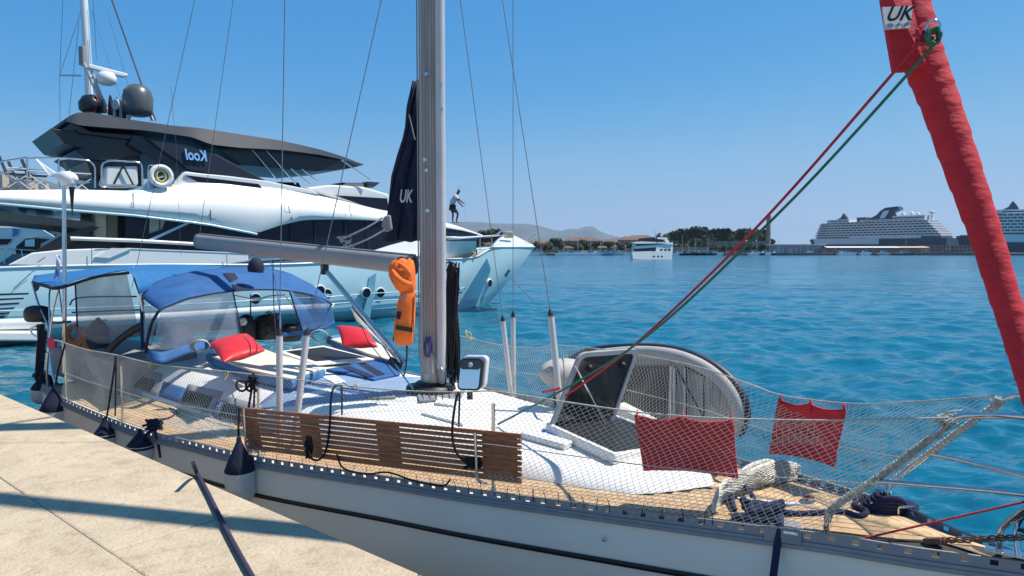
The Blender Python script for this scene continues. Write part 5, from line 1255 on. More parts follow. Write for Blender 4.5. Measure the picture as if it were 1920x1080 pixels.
ypoly([(200, 399), (222, 403), (222, 449), (200, 449)], .85, 4.4, 'aft_bulkhead', mat('bulkhead_tan', (.25, .22, .17), .6))
ypoly([(224, 408), (278, 410), (274, 440), (260, 450), (224, 450)], .8, .05, 'aft_window', M['yglass'])
ypoly([(281, 406), (312, 410), (300, 440), (280, 443)], .32, .05, 'tan_panel', M['ycream'])
ypoly([(245, 448), (360, 414), (400, 420), (466, 424), (466, 462), (245, 455)], .28, .05, 'side_window', M['yglass'], bevel=0)
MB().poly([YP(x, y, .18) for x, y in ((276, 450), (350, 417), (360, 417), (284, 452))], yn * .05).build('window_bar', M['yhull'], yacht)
MB().tube([YP(132, 447, .05), YP(250, 451, .05), YP(372, 458, .05), YP(470, 462, .05)], .065, 8).build('grab_rail', M['ywhite'], yacht)
MB().poly([YP(x, y, .2) for x, y in ((30, 492), (118, 440), (170, 424), (188, 426), (60, 494))], yn * .1).build('side_wing', M['yblack'], yacht)
# flybridge deck moulding with its long curved flank
bt = [(-140, 372, .1), (-60, 378, .1), (0, 380, .1), (125, 392, .1), (250, 402, .1), (360, 415, .1), (395, 420, .1), (482, 437, .1), (530, 421, .1), (570, 412, .1), (640, 411, .15), (715, 414, .35), (780, 420, .7), (840, 428, 1.2), (877, 434, 1.7), (905, 443, 2.2)]
m1 = [(-140, 368, -.06), (-60, 372, -.06), (0, 374, -.06), (125, 384, -.06), (250, 392, -.06), (360, 399, -.06), (395, 401, -.06), (482, 408, -.06), (530, 402, -.06), (570, 399, -.06), (640, 402, .05), (715, 409, .3), (780, 416, .65), (840, 425, 1.15), (877, 432, 1.65), (905, 442, 2.2)]
m2 = [(-140, 362, .02), (-60, 366, .02), (0, 366, .02), (125, 372, .02), (250, 378, .05), (360, 378, .1), (395, 376, .1), (482, 380, .1), (530, 380, .15), (570, 383, .2), (640, 392, .3), (715, 402, .55), (780, 410, .9), (840, 421, 1.35), (877, 431, 1.8), (905, 442, 2.25)]
tp_ = [(-140, 358, .25), (-60, 358, .25), (0, 357, .25), (125, 355, .3), (250, 358, .35), (320, 350, .5), (362, 342, .6), (430, 345, .65), (482, 349, .7), (530, 352, .75), (640, 376, .8), (715, 394, .95), (780, 404, 1.2), (840, 418, 1.6), (877, 430, 1.95), (905, 441, 2.3)]
yrows([bt, m1, m2, tp_], 'flybridge_deck', M['ywhite'])
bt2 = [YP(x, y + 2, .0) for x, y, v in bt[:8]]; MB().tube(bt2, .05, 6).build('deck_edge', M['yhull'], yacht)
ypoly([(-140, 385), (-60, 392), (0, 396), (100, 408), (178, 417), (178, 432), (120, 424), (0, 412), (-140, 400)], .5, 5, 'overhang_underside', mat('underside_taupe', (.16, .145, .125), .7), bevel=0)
for x, y0, y1 in ((300, 412, 462), (545, 419, 480), (590, 412, 482), (648, 410, 478), (690, 412, 474)): MB().box((YP(x, y0, .31) + YP(x, y1, .31)) / 2, (.035, .02, (YP(x, y0, .3) - YP(x, y1, .3)).length), (yd, yn, Vector((0, 0, 1)))).build('window_mullion', M['ygrey'], yacht)
for pts in (((250, 359), (250, 400)), ((395, 378), (395, 417)), ((540, 354), (548, 416)), ((655, 380), (660, 409))):
    MB().tube([YP(pts[0][0], pts[0][1] + 2, .25), YP(pts[0][0], (pts[0][1] + pts[1][1]) / 2, -.09), YP(pts[1][0], pts[1][1] - 3, .02)], .012, 4).build('panel_joint', M['ygrey'], yacht)
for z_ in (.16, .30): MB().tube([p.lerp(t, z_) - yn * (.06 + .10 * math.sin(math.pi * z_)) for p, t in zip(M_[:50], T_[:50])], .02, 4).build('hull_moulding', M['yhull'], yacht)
# flybridge coaming with black strip
ypoly([(318, 352), (345, 322), (430, 330), (500, 339), (585, 356), (600, 366), (500, 352), (365, 345)], .7, 4.8, 'flybridge_coaming', M['ywhite'])
ypoly([(346, 328), (485, 345), (494, 355), (450, 352), (372, 341)], .64, .05, 'coaming_window', M['yglass'], bevel=0)
ypoly([(565, 353), (620, 346), (682, 350), (730, 364), (740, 392), (700, 392), (640, 375), (600, 362)], 1.2, 4.0, 'pilothouse_roof', M['ywhite'], bevel=.08)
ypoly([(628, 366), (726, 372), (730, 396), (690, 388)], 1.12, .05, 'pilothouse_window', M['yglass'], bevel=0)
# hardtop
bt = [(125, 227, .9), (150, 235, .9), (200, 239, .8), (270, 244, .7), (320, 251, .7), (360, 257, .7), (397, 271, .7), (450, 277, .7), (530, 281, .7), (600, 290, .9), (645, 300, 1.2), (681, 310, 2.2)]
up = [(124, 222, 1.2), (141, 211, 1.2), (175, 211, 1.2), (250, 225, 1.1), (320, 235, 1.1), (376, 240, 1.1), (420, 247, 1.1), (530, 264, 1.1), (600, 280, 1.3), (645, 294, 1.6), (680, 308, 2.4)]
yrows([bt, up], 'hardtop', M['ygrey'], sm=True)
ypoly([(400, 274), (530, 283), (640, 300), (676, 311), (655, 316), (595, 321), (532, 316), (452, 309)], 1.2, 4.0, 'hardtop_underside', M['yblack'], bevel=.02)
ypoly([(375, 249), (436, 257), (420, 262), (392, 259)], 1.05, .05, 'hardtop_vent', M['yblack'], bevel=0)
ypoly([(272, 256), (356, 262), (396, 284), (430, 302), (500, 339), (430, 331), (352, 318), (330, 300), (300, 280)], .8, .5, 'fin', M['ygrey'])
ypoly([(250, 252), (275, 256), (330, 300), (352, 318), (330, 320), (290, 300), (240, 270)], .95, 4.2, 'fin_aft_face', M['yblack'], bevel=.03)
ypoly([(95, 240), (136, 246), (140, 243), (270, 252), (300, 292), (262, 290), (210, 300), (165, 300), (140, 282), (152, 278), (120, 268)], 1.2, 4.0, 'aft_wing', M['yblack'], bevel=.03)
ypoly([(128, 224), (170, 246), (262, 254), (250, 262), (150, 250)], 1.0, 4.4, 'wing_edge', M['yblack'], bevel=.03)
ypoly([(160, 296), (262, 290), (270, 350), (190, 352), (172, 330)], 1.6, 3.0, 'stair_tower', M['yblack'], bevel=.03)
ypoly([(300, 345), (318, 312), (336, 306), (362, 338), (330, 345)], .9, .05, 'wind_deflector', M['smoke'], bevel=0)
text_mesh('Kool', 'name_sign', mat('sky_blue_sign', (.25, .5, .85), .4), yacht, YP(369, 292, .74), -yd, Vector((0, 0, 1)) + yd * .1, .38, .2, .03, True, 1.0, False) if False else text_mesh('Kool', 'name_sign', mat('sky_blue_sign', (.25, .5, .85), .4), yacht, YP(369, 292, .74), yd, Vector((0, 0, 1)), .40, .2, .03, True, .80, True)
for pts in (((473, 281), (520, 338)), ((500, 283), (555, 345)), ((545, 316), (580, 345)), ((566, 317), (597, 342)), ((640, 300), (693, 337))):
    MB().tube([YP(pts[0][0], pts[0][1], 1.2), YP(pts[1][0], pts[1][1], 1.0)], .035, 8).build('hardtop_strut', M['steel'], yacht)
random.seed(17)
for x, w, h in ((540, 26, 7), (660, 30, 6)):
    MB().poly([YP(x - w, 350, 2), YP(x + w, 352, 2), YP(x + w * .8, 345 - h + 4, 2.2), YP(x - w * .6, 344 - h + 4, 2.2)], yn * 1.5).build('console', M['ygrey'], yacht, bevel=.05)
ypoly([(690, 340), (714, 342), (700, 352), (690, 350)], 1.8, .6, 'windscreen', M['smoke'])
# bow: white bulwark inside, rails, anchor gear
MB().poly([Q(922, 463, 34.6), Q(940, 444, 37.6), Q(963, 440, 38.2), Q(1001, 459, 36.2), Q(1001, 463, 35.4)], (-.2, .3, -.1)).build('bow_bulwark', M['ywhite'], yacht, bevel=.05)
ypoly([(840, 475), (893, 476), (893, 482), (840, 484)], 1.3, .2, 'teak_cap', M['teak'], bevel=0)
rl_ = MB(); MB().tube([Q(x, y, Y_) for x, y, Y_ in ((838, 450, 32), (880, 447, 33), (922, 443, 34.5), (950, 440, 35.5))], .03, 6).build('bow_rail', M['steel'], yacht)
for x, y0, y1, Y_ in ((900, 447, 470, 34), (922, 443, 465, 35)): MB().tube([Q(x, y0, Y_), Q(x, y1, Y_)], .025, 6).build('rail_post', M['steel'], yacht)
MB().tube([Q(931, 440, 36), Q(942, 432, 36)], .05, 6).build('fairlead_arm', M['pole'], yacht); MB().tube([Q(985, 449, 36.5), Q(1003, 439, 36.5)], .05, 6).build('fairlead_arm', M['pole'], yacht)
MB().box(Q(954, 440, 36.5), (.5, .5, .35)).build('windlass', M['ycream'], yacht, bevel=.08)
for pts in (((940, 545, 36.5), (958, 566, 30)), ((957, 520, 37), (1001, 566, 30))): MB().tube([Q(*p) for p in pts], .018, 5).build('mooring_line', M['wire'], yacht)
MB().poly([Q(x, y, 36.3) for x, y in ((945, 516), (953, 505), (955, 508), (948, 520))], (.05, .1, 0)).build('anchor', M['grey'], yacht)
# flybridge rails
def yrail(pts, v, r=.03, m_='steel', name='deck_rail'): return MB().tube(smooth([YP(x, y, v) for x, y in pts], 4), r, 6).build(name, M[m_], yacht)
yrail([(-60, 310), (0, 303), (50, 295)], .35); yrail([(50, 295), (52, 350)], .35); yrail([(-60, 332), (0, 326), (42, 314)], .35, .02)
yrail([(50, 297), (110, 296), (160, 300), (172, 305), (178, 316), (178, 352)], .5); yrail([(110, 350), (110, 305), (114, 299), (135, 297)], .9, .025)
for x0 in ((191, 266),):
    yrail([(191, 352), (191, 312), (197, 304), (208, 301), (240, 303), (258, 304), (266, 312), (267, 354)], .4, .035)
yrail([(192, 330), (192, 350), (267, 350)], .4, .02)
for pts in (((231, 310), (214, 345)), ((231, 310), (250, 347))): yrail(list(pts), .36, .03, 'black', 'lashing')
yrail([(278, 352), (278, 316), (284, 310), (320, 318), (326, 345)], .45, .025)
raft = MB().poly([YP(x, y, .45) for x, y in ((200, 312), (258, 312), (260, 345), (256, 348), (202, 348), (198, 344))], yn * .5); tag(raft.build('life_raft_case', M['ywhite'], None, bevel=.08), 'white life raft case lashed in the rail frame of the yacht upper deck', 'life raft')
c = YP(302, 330, .3); rg = thing('life_ring', 'white life ring hung on the yacht rail beside the raft case', 'life ring', c)
MB().tube([c + yd * (.33 * math.cos(q)) + Vector((0, 0, .33 * math.sin(q))) for q in [2 * math.pi * k / 24 for k in range(25)]], .09, 10, False).build('ring', M['hullwhite'], rg)
MB().tube([c + yd * (.16 * math.cos(q)) + Vector((0, 0, .2 * math.sin(q))) for q in [2 * math.pi * k / 12 for k in range(13)]], .04, 8, False).build('coiled_cord', M['yellow'], rg)
# deck chairs on the upper deck
def ychair(x, v, label, first=[None]):
    base = YP(x, 352, v); base.z = YP(60, 355, .6).z + .02
    t = thing('deck_chair', label, 'chair', base, 'deck chairs on the yacht upper deck')
    s = yd; w = yn; u = Vector((0, 0, 1))
    for k in (-.28, .28):
        MB().tube([base + w * k - s * .28, base + w * k + s * .28 + u * .45], .02, 6).build('leg', M['pole'], t)
        MB().tube([base + w * k + s * .28, base + w * k - s * .28 + u * .45], .02, 6).build('leg', M['pole'], t)
        MB().tube([base + w * k - s * .3 + u * .62, base + w * k + s * .3 + u * .62], .025, 6).build('armrest', M['pole'], t)
    MB().box(base + u * .45, (.56, .5, .03), (s, w, u)).build('seat', M['ygrey'], t)
    MB().poly([base - s * .28 + w * k + u * z + s * (-.18 if z > .8 else 0) for k, z in ((-.25, .45), (.25, .45), (.25, 1.0), (-.25, 1.0))], s * .02).build('backrest', M['yblack'], t)
ychair(32, .8, 'leftmost folding deck chair on the yacht upper deck'); ychair(47, 2.2, 'second folding deck chair from the left on the yacht upper deck'); ychair(72, .9, 'dark backed deck chair just left of the wind generator'); ychair(150, 1.2, 'dark chair right of the wind generator on the yacht deck')
# radar mast, domes
MB().lathe(YP(259, 218, 2.6), (0, 0, 1), [(.28, 0), (.46, .05), (.52, .22), (.54, .68), (.47, .95), (.32, 1.12), (.11, 1.2), (.01, 1.21)], 24).build('satellite_dome', mat('dome_grey', (.09, .095, .10), .35, coat=.3), yacht)
MB().lathe(YP(172, 212, 3.4), (0, 0, 1), [(.3, 0), (.42, .1), (.44, .35), (.3, .6), (.01, .7)], 20).build('satellite_dome', M['yblack'], yacht)
MB().tube([YP(240, 222, 2.6), YP(246, 212, 2.6)], .08, 6).build('dome_foot', M['pole'], yacht); MB().tube([YP(287, 226, 2.6), YP(279, 210, 2.6)], .06, 6).build('dome_foot', M['pole'], yacht)
MB().tube([YP(157, 118, 3.2), YP(198, 212, 3.2)], .06, 8).build('radar_arch', M['pole'], yacht); MB().tube([YP(167, 122, 3.2), YP(190, 180, 3.2), YP(205, 215, 3.2)], .05, 8).build('radar_arch', M['pole'], yacht)
MB().poly([YP(x, y, 3.1) for x, y in ((166, 121), (170, 120), (240, 138), (240, 143), (232, 144), (166, 127))], yn * .25).build('radar_scanner', M['ywhite'], yacht, bevel=.03)
MB().lathe(YP(200, 155, 3.2), (0, 0, 1), [(.2, -.08), (.34, 0), (.34, .22), (.25, .36), (.02, .4)], 18).build('radar_dome', M['ywhite'], yacht)
MB().tube([YP(180, 150, 3.2), YP(212, 156, 3.2)], .03, 6).build('radar_bracket', M['ygrey'], yacht)
for k in range(5): MB().tube([YP(160 + k * 8, 128 + k * 18, 3.15), YP(169 + k * 8, 126 + k * 18, 3.15)], .02, 5).build('ladder_rung', M['steel'], yacht)
random.seed(23)
for x, y0, y1, m_ in ((208, 180, 216, 'ygrey'), (214, 190, 218, 'pole'), (220, 184, 220, 'ygrey'), (226, 188, 220, 'pole'), (232, 196, 222, 'ygrey'), (195, 186, 212, 'ygrey')):
    MB().lathe(YP(x, y1, 2.9), (0, 0, 1), [(.09, 0), (.10, .3), (.05, (y1 - y0) / 48 * .9), (.02, (y1 - y0) / 48)], 8).build('antenna', M[m_], yacht)
MB().lathe(YP(217, 196, 2.6), (-.5, -1, 0), [(.02, -.1), (.22, 0), (.2, .03)], 14).build('searchlight', M['pole'], yacht)
tag(MB().grid([[YP(179 + 6 * t + 3 * math.sin(s * 6), 178 + s * 34, 3.0 + .2 * t) for t in (0, .5, 1)] for s in [k / 6 for k in range(7)]]).build('flag', mat('flag_rust_red', (.25, .05, .03), .9), solid=.02), 'small dark red flag on the yacht radar mast', 'flag')
tag(MB().tube([YP(208, -20, 3.0), YP(210, 0, 3.0), YP(268, 165, 3.0), YP(292, 226, 3.0)], .035, 6).build('stay_cable', M['wire']), 'thick dark cable slanting down past the grey satellite dome', 'cable')
# ------------------------------------------------ mast of a further sailing boat behind
ms = thing('distant_mast', 'white sailing boat mast with a crossbar rising behind the yacht hardtop', 'mast', Q(165, 240, 34))
MB().tube([Q(170, 300, 34), Q(165, 120, 34), Q(157, 0, 34), Q(150, -120, 34)], .17, 12).build('mast_pole', M['ywhite'], ms)
MB().tube([Q(112, 141, 34), Q(152, 142, 34)], .04, 6).build('spreader', M['pole'], ms)
for pts in (((118, 0), (112, 138), (113, 350)), ((152, 20), (113, 138)), ((148, 40), (130, 210), (120, 345)), ((172, 20), (227, 185)), ((175, 0), (181, 115)), ((200, 15), (240, 160))):
    MB().tube([Q(x, y, 34) for x, y in pts], .012, 4).build('rigging', M['wire'], ms)
MB().box(Q(155, 105, 33.8), (.25, .3, .9)).build('mast_instrument', M['grey'], ms, bevel=.05)
# ------------------------------------------------ white motor boat further left
mb2 = thing('motor_boat', 'white motor cruiser with dark windows moored left behind the big yacht', 'motor boat', Q(40, 470, 40))
def q2(pts, Y, depth, name, m_, bevel=.05, p=mb2): return MB().poly([Q(x, y, Y) for x, y in pts], (-.6 * depth, .8 * depth, 0)).build(name, m_, p, bevel=bevel)
q2([(-120, 425), (72, 425), (104, 444), (100, 448), (60, 445), (48, 448), (20, 480), (-10, 500), (-120, 480)], 40, 3, 'superstructure', M['ywhite'])
q2([(30, 462), (48, 448), (66, 446), (100, 449), (96, 466), (60, 476), (30, 476)], 39.95, .1, 'cabin_window', M['yglass'], 0)
q2([(47, 450), (65, 448), (65, 462), (47, 462)], 39.8, .1, 'door_panel', M['ywhite'], 0)
q2([(24, 428), (36, 430), (34, 438), (23, 444)], 39.9, .1, 'window', mat('blue_window', (.08, .18, .4), .2), 0)
q2([(-120, 448), (22, 448), (14, 458), (-120, 470)], 39.9, .1, 'cabin_window', M['yglass'], 0)
q2([(-120, 476), (30, 476), (120, 476), (90, 560), (-120, 600)], 41, 4, 'hull', mat('greyblue_hull', (.32, .38, .48), .4))
for pts in (((-20, 470), (10, 466), (70, 470)), ((8, 466), (8, 496)), ((40, 468), (44, 488))): MB().tube([Q(x, y, 39.7) for x, y in pts], .03, 5).build('rail', M['steel'], mb2)

# ------------------------------------------------ crew member washing the foredeck
def skin(name, verts, edges, m_, parent=None, sub=1, root=0):
    me = bpy.data.meshes.new(name); me.from_pydata([tuple(v[0]) for v in verts], edges, []); me.update()
    o = bpy.data.objects.new(name, me); scene.collection.objects.link(o)
    o.modifiers.new('skin', 'SKIN'); sv = me.skin_vertices[0].data if me.skin_vertices else None
    if sv is None:
        bm = bmesh.new(); bm.from_mesh(me); bm.verts.layers.skin.verify(); bm.to_mesh(me); bm.free(); sv = me.skin_vertices[0].data
    for i, v in enumerate(verts):
        r = v[1]; sv[i].radius = (r, r) if not isinstance(r, tuple) else r; sv[i].use_root = (i == root)
    md = o.modifiers.new('sub', 'SUBSURF'); md.levels = sub; md.render_levels = sub
    me.materials.append(m_); 
    for p in me.polygons: p.use_smooth = True
    if parent: attach(o, parent)
    return o
pf = Q(853, 419, 33.5)   # between the feet
PS = 1.0
def pv(x, z, y=0): return pf + Vector((x * PS, y, z * PS))      # x to the right of the picture
per = thing('person', 'person in a white shirt and dark shorts bending over a pole on the yacht foredeck', 'person', pf)
sk_ = mat('skin_brown', (.10, .055, .035), .6)
V_ = [(pv(-.14, .82), .10), (pv(-.08, 1.05), .12), (pv(.02, 1.26), .13), (pv(.10, 1.36), .055), (pv(.15, 1.43), .055), (pv(.19, 1.50), .095), (pv(.21, 1.56), .08),
      (pv(-.12, .78, -.09), .085), (pv(-.08, .45, -.10), .055), (pv(-.10, .08, -.10), .035), (pv(.02, .03, -.10), .035),
      (pv(-.12, .78, .09), .085), (pv(.14, .47, .10), .055), (pv(.05, .08, .10), .035), (pv(.17, .03, .10), .035),
      (pv(.04, 1.27, -.17), .055), (pv(.16, 1.02, -.2), .042), (pv(.36, .80, -.16), .030), (pv(.41, .76, -.15), .035),
      (pv(.04, 1.27, .17), .055), (pv(.22, 1.10, .2), .042), (pv(.40, .95, .10), .030), (pv(.44, .92, .08), .035)]
E_ = [(0, 1), (1, 2), (2, 3), (3, 4), (4, 5), (5, 6), (0, 7), (7, 8), (8, 9), (9, 10), (0, 11), (11, 12), (12, 13), (13, 14), (2, 15), (15, 16), (16, 17), (17, 18), (2, 19), (19, 20), (20, 21), (21, 22)]
skin('body', V_, E_, sk_, per)
skin('shirt', [(pv(-.16, .84), .15), (pv(-.09, 1.05), .165), (pv(.02, 1.24), .16), (pv(.09, 1.33), .09), (pv(.05, 1.27, -.19), .085), (pv(.12, 1.12, -.21), .075), (pv(.05, 1.27, .19), .085), (pv(.15, 1.14, .21), .075)], [(0, 1), (1, 2), (2, 3), (2, 4), (4, 5), (2, 6), (6, 7)], mat('white_shirt', (.62, .62, .66), .9), per)
skin('shorts', [(pv(-.15, .82), .15), (pv(-.12, .76, -.09), .11), (pv(-.09, .48, -.10), .09), (pv(-.12, .76, .09), .11), (pv(.10, .50, .10), .09)], [(0, 1), (1, 2), (0, 3), (3, 4)], M['black'], per)
skin('hair', [(pv(.16, 1.56), .085), (pv(.22, 1.60), .075)], [(0, 1)], M['black'], per)
tag(MB().tube([pv(.46, 1.15, -.1), pv(.55, .0, -.1)], .014, 6).build('mop_pole', M['ywhite']), 'thin white pole held by the person on the yacht foredeck', 'pole')
print('yacht ok', len(bpy.data.objects))
# ================================================================== FAR SHORE
M['tree'] = mat('pine_foliage', (.030, .050, .022), .9, var=.6, scale=.35); M['tree2'] = mat('broadleaf_foliage', (.045, .07, .028), .9, var=.6, scale=.35)
M['trunk'] = mat('bark', (.10, .07, .05), .9)
M['land'] = mat('shore_land', (.13, .12, .09), .9, var=.4, scale=.05)
M['stonew'] = mat('breakwater_stone', (.15, .13, .11), .9, var=.4, scale=.6)
M['roof'] = mat('terracotta_roof', (.15, .095, .075), .85, var=.25, scale=.5)
M['wallA'] = mat('cream_wall', (.42, .36, .28), .85, var=.15, scale=.4); M['wallB'] = mat('pink_grey_wall', (.34, .25, .22), .85, var=.15, scale=.4); M['wallC'] = mat('grey_stone_wall', (.22, .20, .18), .9, var=.25, scale=.3)
M['shipw'] = mat('ship_white', (.68, .68, .68), .5, var=.06, scale=.05); M['shipn'] = mat('ship_navy', (.02, .03, .07), .5); M['shipd'] = mat('ship_dark_glass', (.05, .06, .08), .35, var=.4, scale=.4)
M['hillm'] = mat('hill_scrub', (.07, .09, .095), .95, var=.35, scale=.004)
def G(px, Y): r = ray(px, 470); return Vector((r.x * Y, Y, 0))
def Zp(py, Y): return (CAM + ray(960, py) * Y).z
# hills
def hill(ridge, Y, depth, name):
    mb = MB(); R_ = resample(smooth([Vector((G(x, Y).x, Y, max(2, Zp(y, Y)))) for x, y in ridge], 8), 160); rows = []
    for j in range(9):
        v = j / 8; row = []
        for p in R_:
            nz = mathutils.noise.noise(Vector((p.x * .0016, v * 2.0, 3))) + .5 * mathutils.noise.noise(Vector((p.x * .006, v * 5, 8)))
            row.append(Vector((p.x, p.y - depth * (1 - v), max(-3, p.z * (v ** .8) * (1 + .35 * nz * (1 - v))))))
        rows.append(row)
    rows.append([Vector((p.x, p.y + depth, -5)) for p in R_]); return tag(mb.grid(rows).build(name, M['hillm']), kind='structure')
hill([(-900, 452), (-400, 440), (300, 430), (700, 424), (860, 416), (935, 419), (1000, 421), (1045, 433), (1062, 430), (1075, 428), (1085, 430), (1094, 426), (1105, 422), (1114, 426), (1135, 438), (1180, 447), (1300, 458), (1500, 462)], 9000, 1500, 'mountain_range')
hill([(-900, 330), (-300, 322), (-60, 318), (40, 326), (110, 345), (200, 380), (400, 420), (600, 440), (760, 462)], 3600, 1200, 'hillside')
# land sheets
tag(MB().poly([Vector((p[0], p[1], -3)) for p in ((-1400, 700), (-330, 560), (-60, 470), (30, 455), (260, 470), (262, 490), (320, 520), (420, 900), (300, 2500), (-1500, 2500))], (0, 0, 4.2)).build('shore', M['land']), kind='structure')
tag(MB().poly([Vector((p[0], p[1], -3)) for p in ((G(1270, 470).x, 470), (G(1600, 470).x, 466), (G(1600, 470).x, 480), (G(2100, 430).x, 440), (G(2300, 430).x, 800), (G(1300, 800).x, 800))], (0, 0, 4.4)).build('breakwater', M['stonew']), kind='structure')
# town houses
random.seed(33)
def house(px, Y, w, d, h, wall, label, flat=False, hip=True):
    g = G(px, Y); t = thing('house', label, 'house', (g.x, g.y, 1), 'houses on the far shore'); b = MB().box((g.x, g.y, 1 + h / 2), (w, d, h)); b.build('wall', M[wall], t)
    z = 1 + h; e = .6; rh = h * .28; A = [Vector((g.x + sx * (w / 2 + e), g.y + sy * (d / 2 + e), z)) for sx, sy in ((-1, -1), (1, -1), (1, 1), (-1, 1))]
    r1, r2 = Vector((g.x - w * .3, g.y, z + rh)), Vector((g.x + w * .3, g.y, z + rh))
    MB().add(A + [r1, r2], [(0, 1, 5, 4), (1, 2, 5), (2, 3, 4, 5), (3, 0, 4), (0, 3, 2, 1)]).build('roof', M['roof'], t)
    nw = max(2, int(w / 4)); nf = max(1, int(h / 3.2)); wb_ = MB()
    for i in range(nw):
        for f in range(nf): wb_.box((g.x - w / 2 + (i + .5) * w / nw, g.y - d / 2 - .05, 1 + (f + .55) * h / nf), (1.1, .12, 1.5))
    o = wb_.build('windows', M['shipd'], t); o['kind'] = 'stuff'; return t
spots = [(905, 560, 22, 8, 'wallA'), (925, 620, 18, 10, 'wallB'), (1010, 560, 20, 9, 'wallB'), (1032, 600, 16, 8, 'wallA'), (1050, 640, 24, 10, 'wallB'), (1072, 600, 14, 8, 'wallA'), (1090, 600, 34, 12, 'wallB'), (1118, 640, 16, 8, 'wallA'),
         (1140, 620, 30, 11, 'wallB'), (1165, 640, 26, 12, 'wallC'), (1185, 600, 22, 13, 'wallB'), (1200, 660, 26, 15, 'wallA'), (1170, 560, 18, 6, 'wallA'), (1130, 540, 14, 5, 'wallC'), (1060, 540, 12, 5, 'wallA'), (985, 600, 16, 9, 'wallA'), (1220, 640, 22, 10, 'wallB')]
for k, (px, Y, w, h, wl_) in enumerate(spots):
    nm = {'wallA': 'cream', 'wallB': 'pinkish', 'wallC': 'grey stone'}[wl_]; sz = 'long' if w > 23 else 'small' if w < 16 else 'middle sized'
    house(px, Y, w, 12, h * .85, wl_, '%s %s house with terracotta roof, number %d from the left on the far shore' % (sz, nm, sorted(s[0] for s in spots).index(px) + 1) if False else '%s %s walled house with terracotta roof on the far shore' % (sz, nm))
# trees: trunk, limbs and leaf clumps
def crown_mesh(mb, c, rx, rz, n, seed, leaf):
    rnd = random.Random(seed); lobes = [(Vector((rnd.uniform(-.6, .6), rnd.uniform(-.6, .6), rnd.uniform(-.35, .55))), rnd.uniform(.35, .6)) for _ in range(9)]
    for _ in range(n):
        l, r = rnd.choice(lobes); d_ = Vector((rnd.gauss(0, 1), rnd.gauss(0, 1), rnd.gauss(0, 1))).normalized() * r * rnd.uniform(.6, 1)
        p = Vector(((l.x + d_.x) * rx, (l.y + d_.y) * rx, (l.z + d_.z) * rz)) + c; a = Vector((rnd.gauss(0, 1), rnd.gauss(0, 1), rnd.gauss(0, .6))).normalized() * leaf; b = a.orthogonal().normalized() * leaf
        q = rnd.uniform(0, 6.28); mb.add([p - a, p + b * .8, p + a, p - b * .8 + a * .3 * math.cos(q)], [(0, 1, 2, 3)])
def tree_proto(kind, seed):
    t = thing('pine_tree' if kind < 2 else 'cypress_tree', 'x', 'tree', (0, 0, 0)); h = (11, 9, 13)[kind]
    MB().tube([Vector((0, 0, 0)), Vector((.3, .1, h * .4)), Vector((.1, 0, h * .7))], [.4, .28, .15], 6).build('trunk', M['trunk'], t)
    lm = MB()
    for k in range(4):
        q = k * 1.6 + seed; lm.tube([Vector((.2, 0, h * .4)), Vector((math.cos(q) * 1.6, math.sin(q) * 1.6, h * .65))], [.16, .06], 5)
    o = lm.build('limbs', M['trunk'], t); o['kind'] = 'stuff'
    cm_ = MB()
    if kind == 0: crown_mesh(cm_, Vector((0, 0, h * .72)), 5.2, 4.2, 900, seed, .55)
    elif kind == 1: crown_mesh(cm_, Vector((0, 0, h * .62)), 4.4, 4.6, 900, seed, .55)
    else: crown_mesh(cm_, Vector((0, 0, h * .55)), 1.6, 7.0, 500, seed, .5)
    cm_.build('crown', M['tree'] if kind != 1 else M['tree2'], t, recalc=False); return t
protos = [tree_proto(0, 1), tree_proto(1, 2), tree_proto(0, 3), tree_proto(2, 4)]
used_p = [False] * 4
def put_tree(px, Y, top_py, k, label, grp):
    g = G(px, Y); hz = Zp(top_py - (3 if 'park' in grp else 0), Y) - 1.0; base_h = (11.6, 12.0, 11.6, 14.5)[k]; s = hz / base_h
    if not used_p[k]:
        o = protos[k]; used_p[k] = True; o.location = (g.x, g.y, 1.0); o.scale = (s,) * 3; o['label'] = label
    else: o = copy_thing(protos[k], (g.x, g.y, 1.0), label, random.uniform(0, 6), s)
    o['group'] = grp
tl = [(1262, 440, 0), (1272, 434, 2), (1284, 436, 1), (1296, 431, 0), (1306, 434, 2), (1318, 427, 0), (1330, 431, 1), (1342, 433, 2), (1350, 430, 0), (1362, 431, 1), (1372, 436, 3), (1382, 431, 0), (1392, 437, 3), (1412, 433, 2), (1424, 432, 0), (1434, 436, 1), (1252, 440, 1), (1240, 442, 2), (1325, 436, 1), (1300, 440, 1), (1355, 437, 2)]
for k, (x, y, kd) in enumerate(sorted(tl)):
    lab = {0: 'rounded umbrella pine in the far shore park', 1: 'bushy broadleaf tree in the far shore park', 2: 'lumpy umbrella pine in the far shore park', 3: 'slender dark cypress in the far shore park'}[kd]
    put_tree(x, 560 + (k % 3) * 25, y, kd, lab, 'trees of the far shore park')
random.seed(50)
for k in range(46):
    x = 872 + k * 8 + random.uniform(-4, 4); kd = random.choice((0, 1, 1, 2, 3) if x < 960 else (1, 0, 2)); y = random.uniform(446, 458) if x > 960 else random.uniform(430, 440)
    lab = {0: 'rounded umbrella pine among the far houses', 1: 'bushy broadleaf tree among the far houses', 2: 'lumpy umbrella pine among the far houses', 3: 'slender dark cypress among the far houses'}[kd]
    put_tree(x, random.choice((520, 530, 590, 610)), y, kd, lab, 'trees among the far houses')
for k in range(16):
    x = 1262 + k * 12 + random.uniform(-4, 4); put_tree(x, 520, random.uniform(452, 460), 1, 'low bushy tree at the foot of the far shore park', 'low trees at the foot of the park')
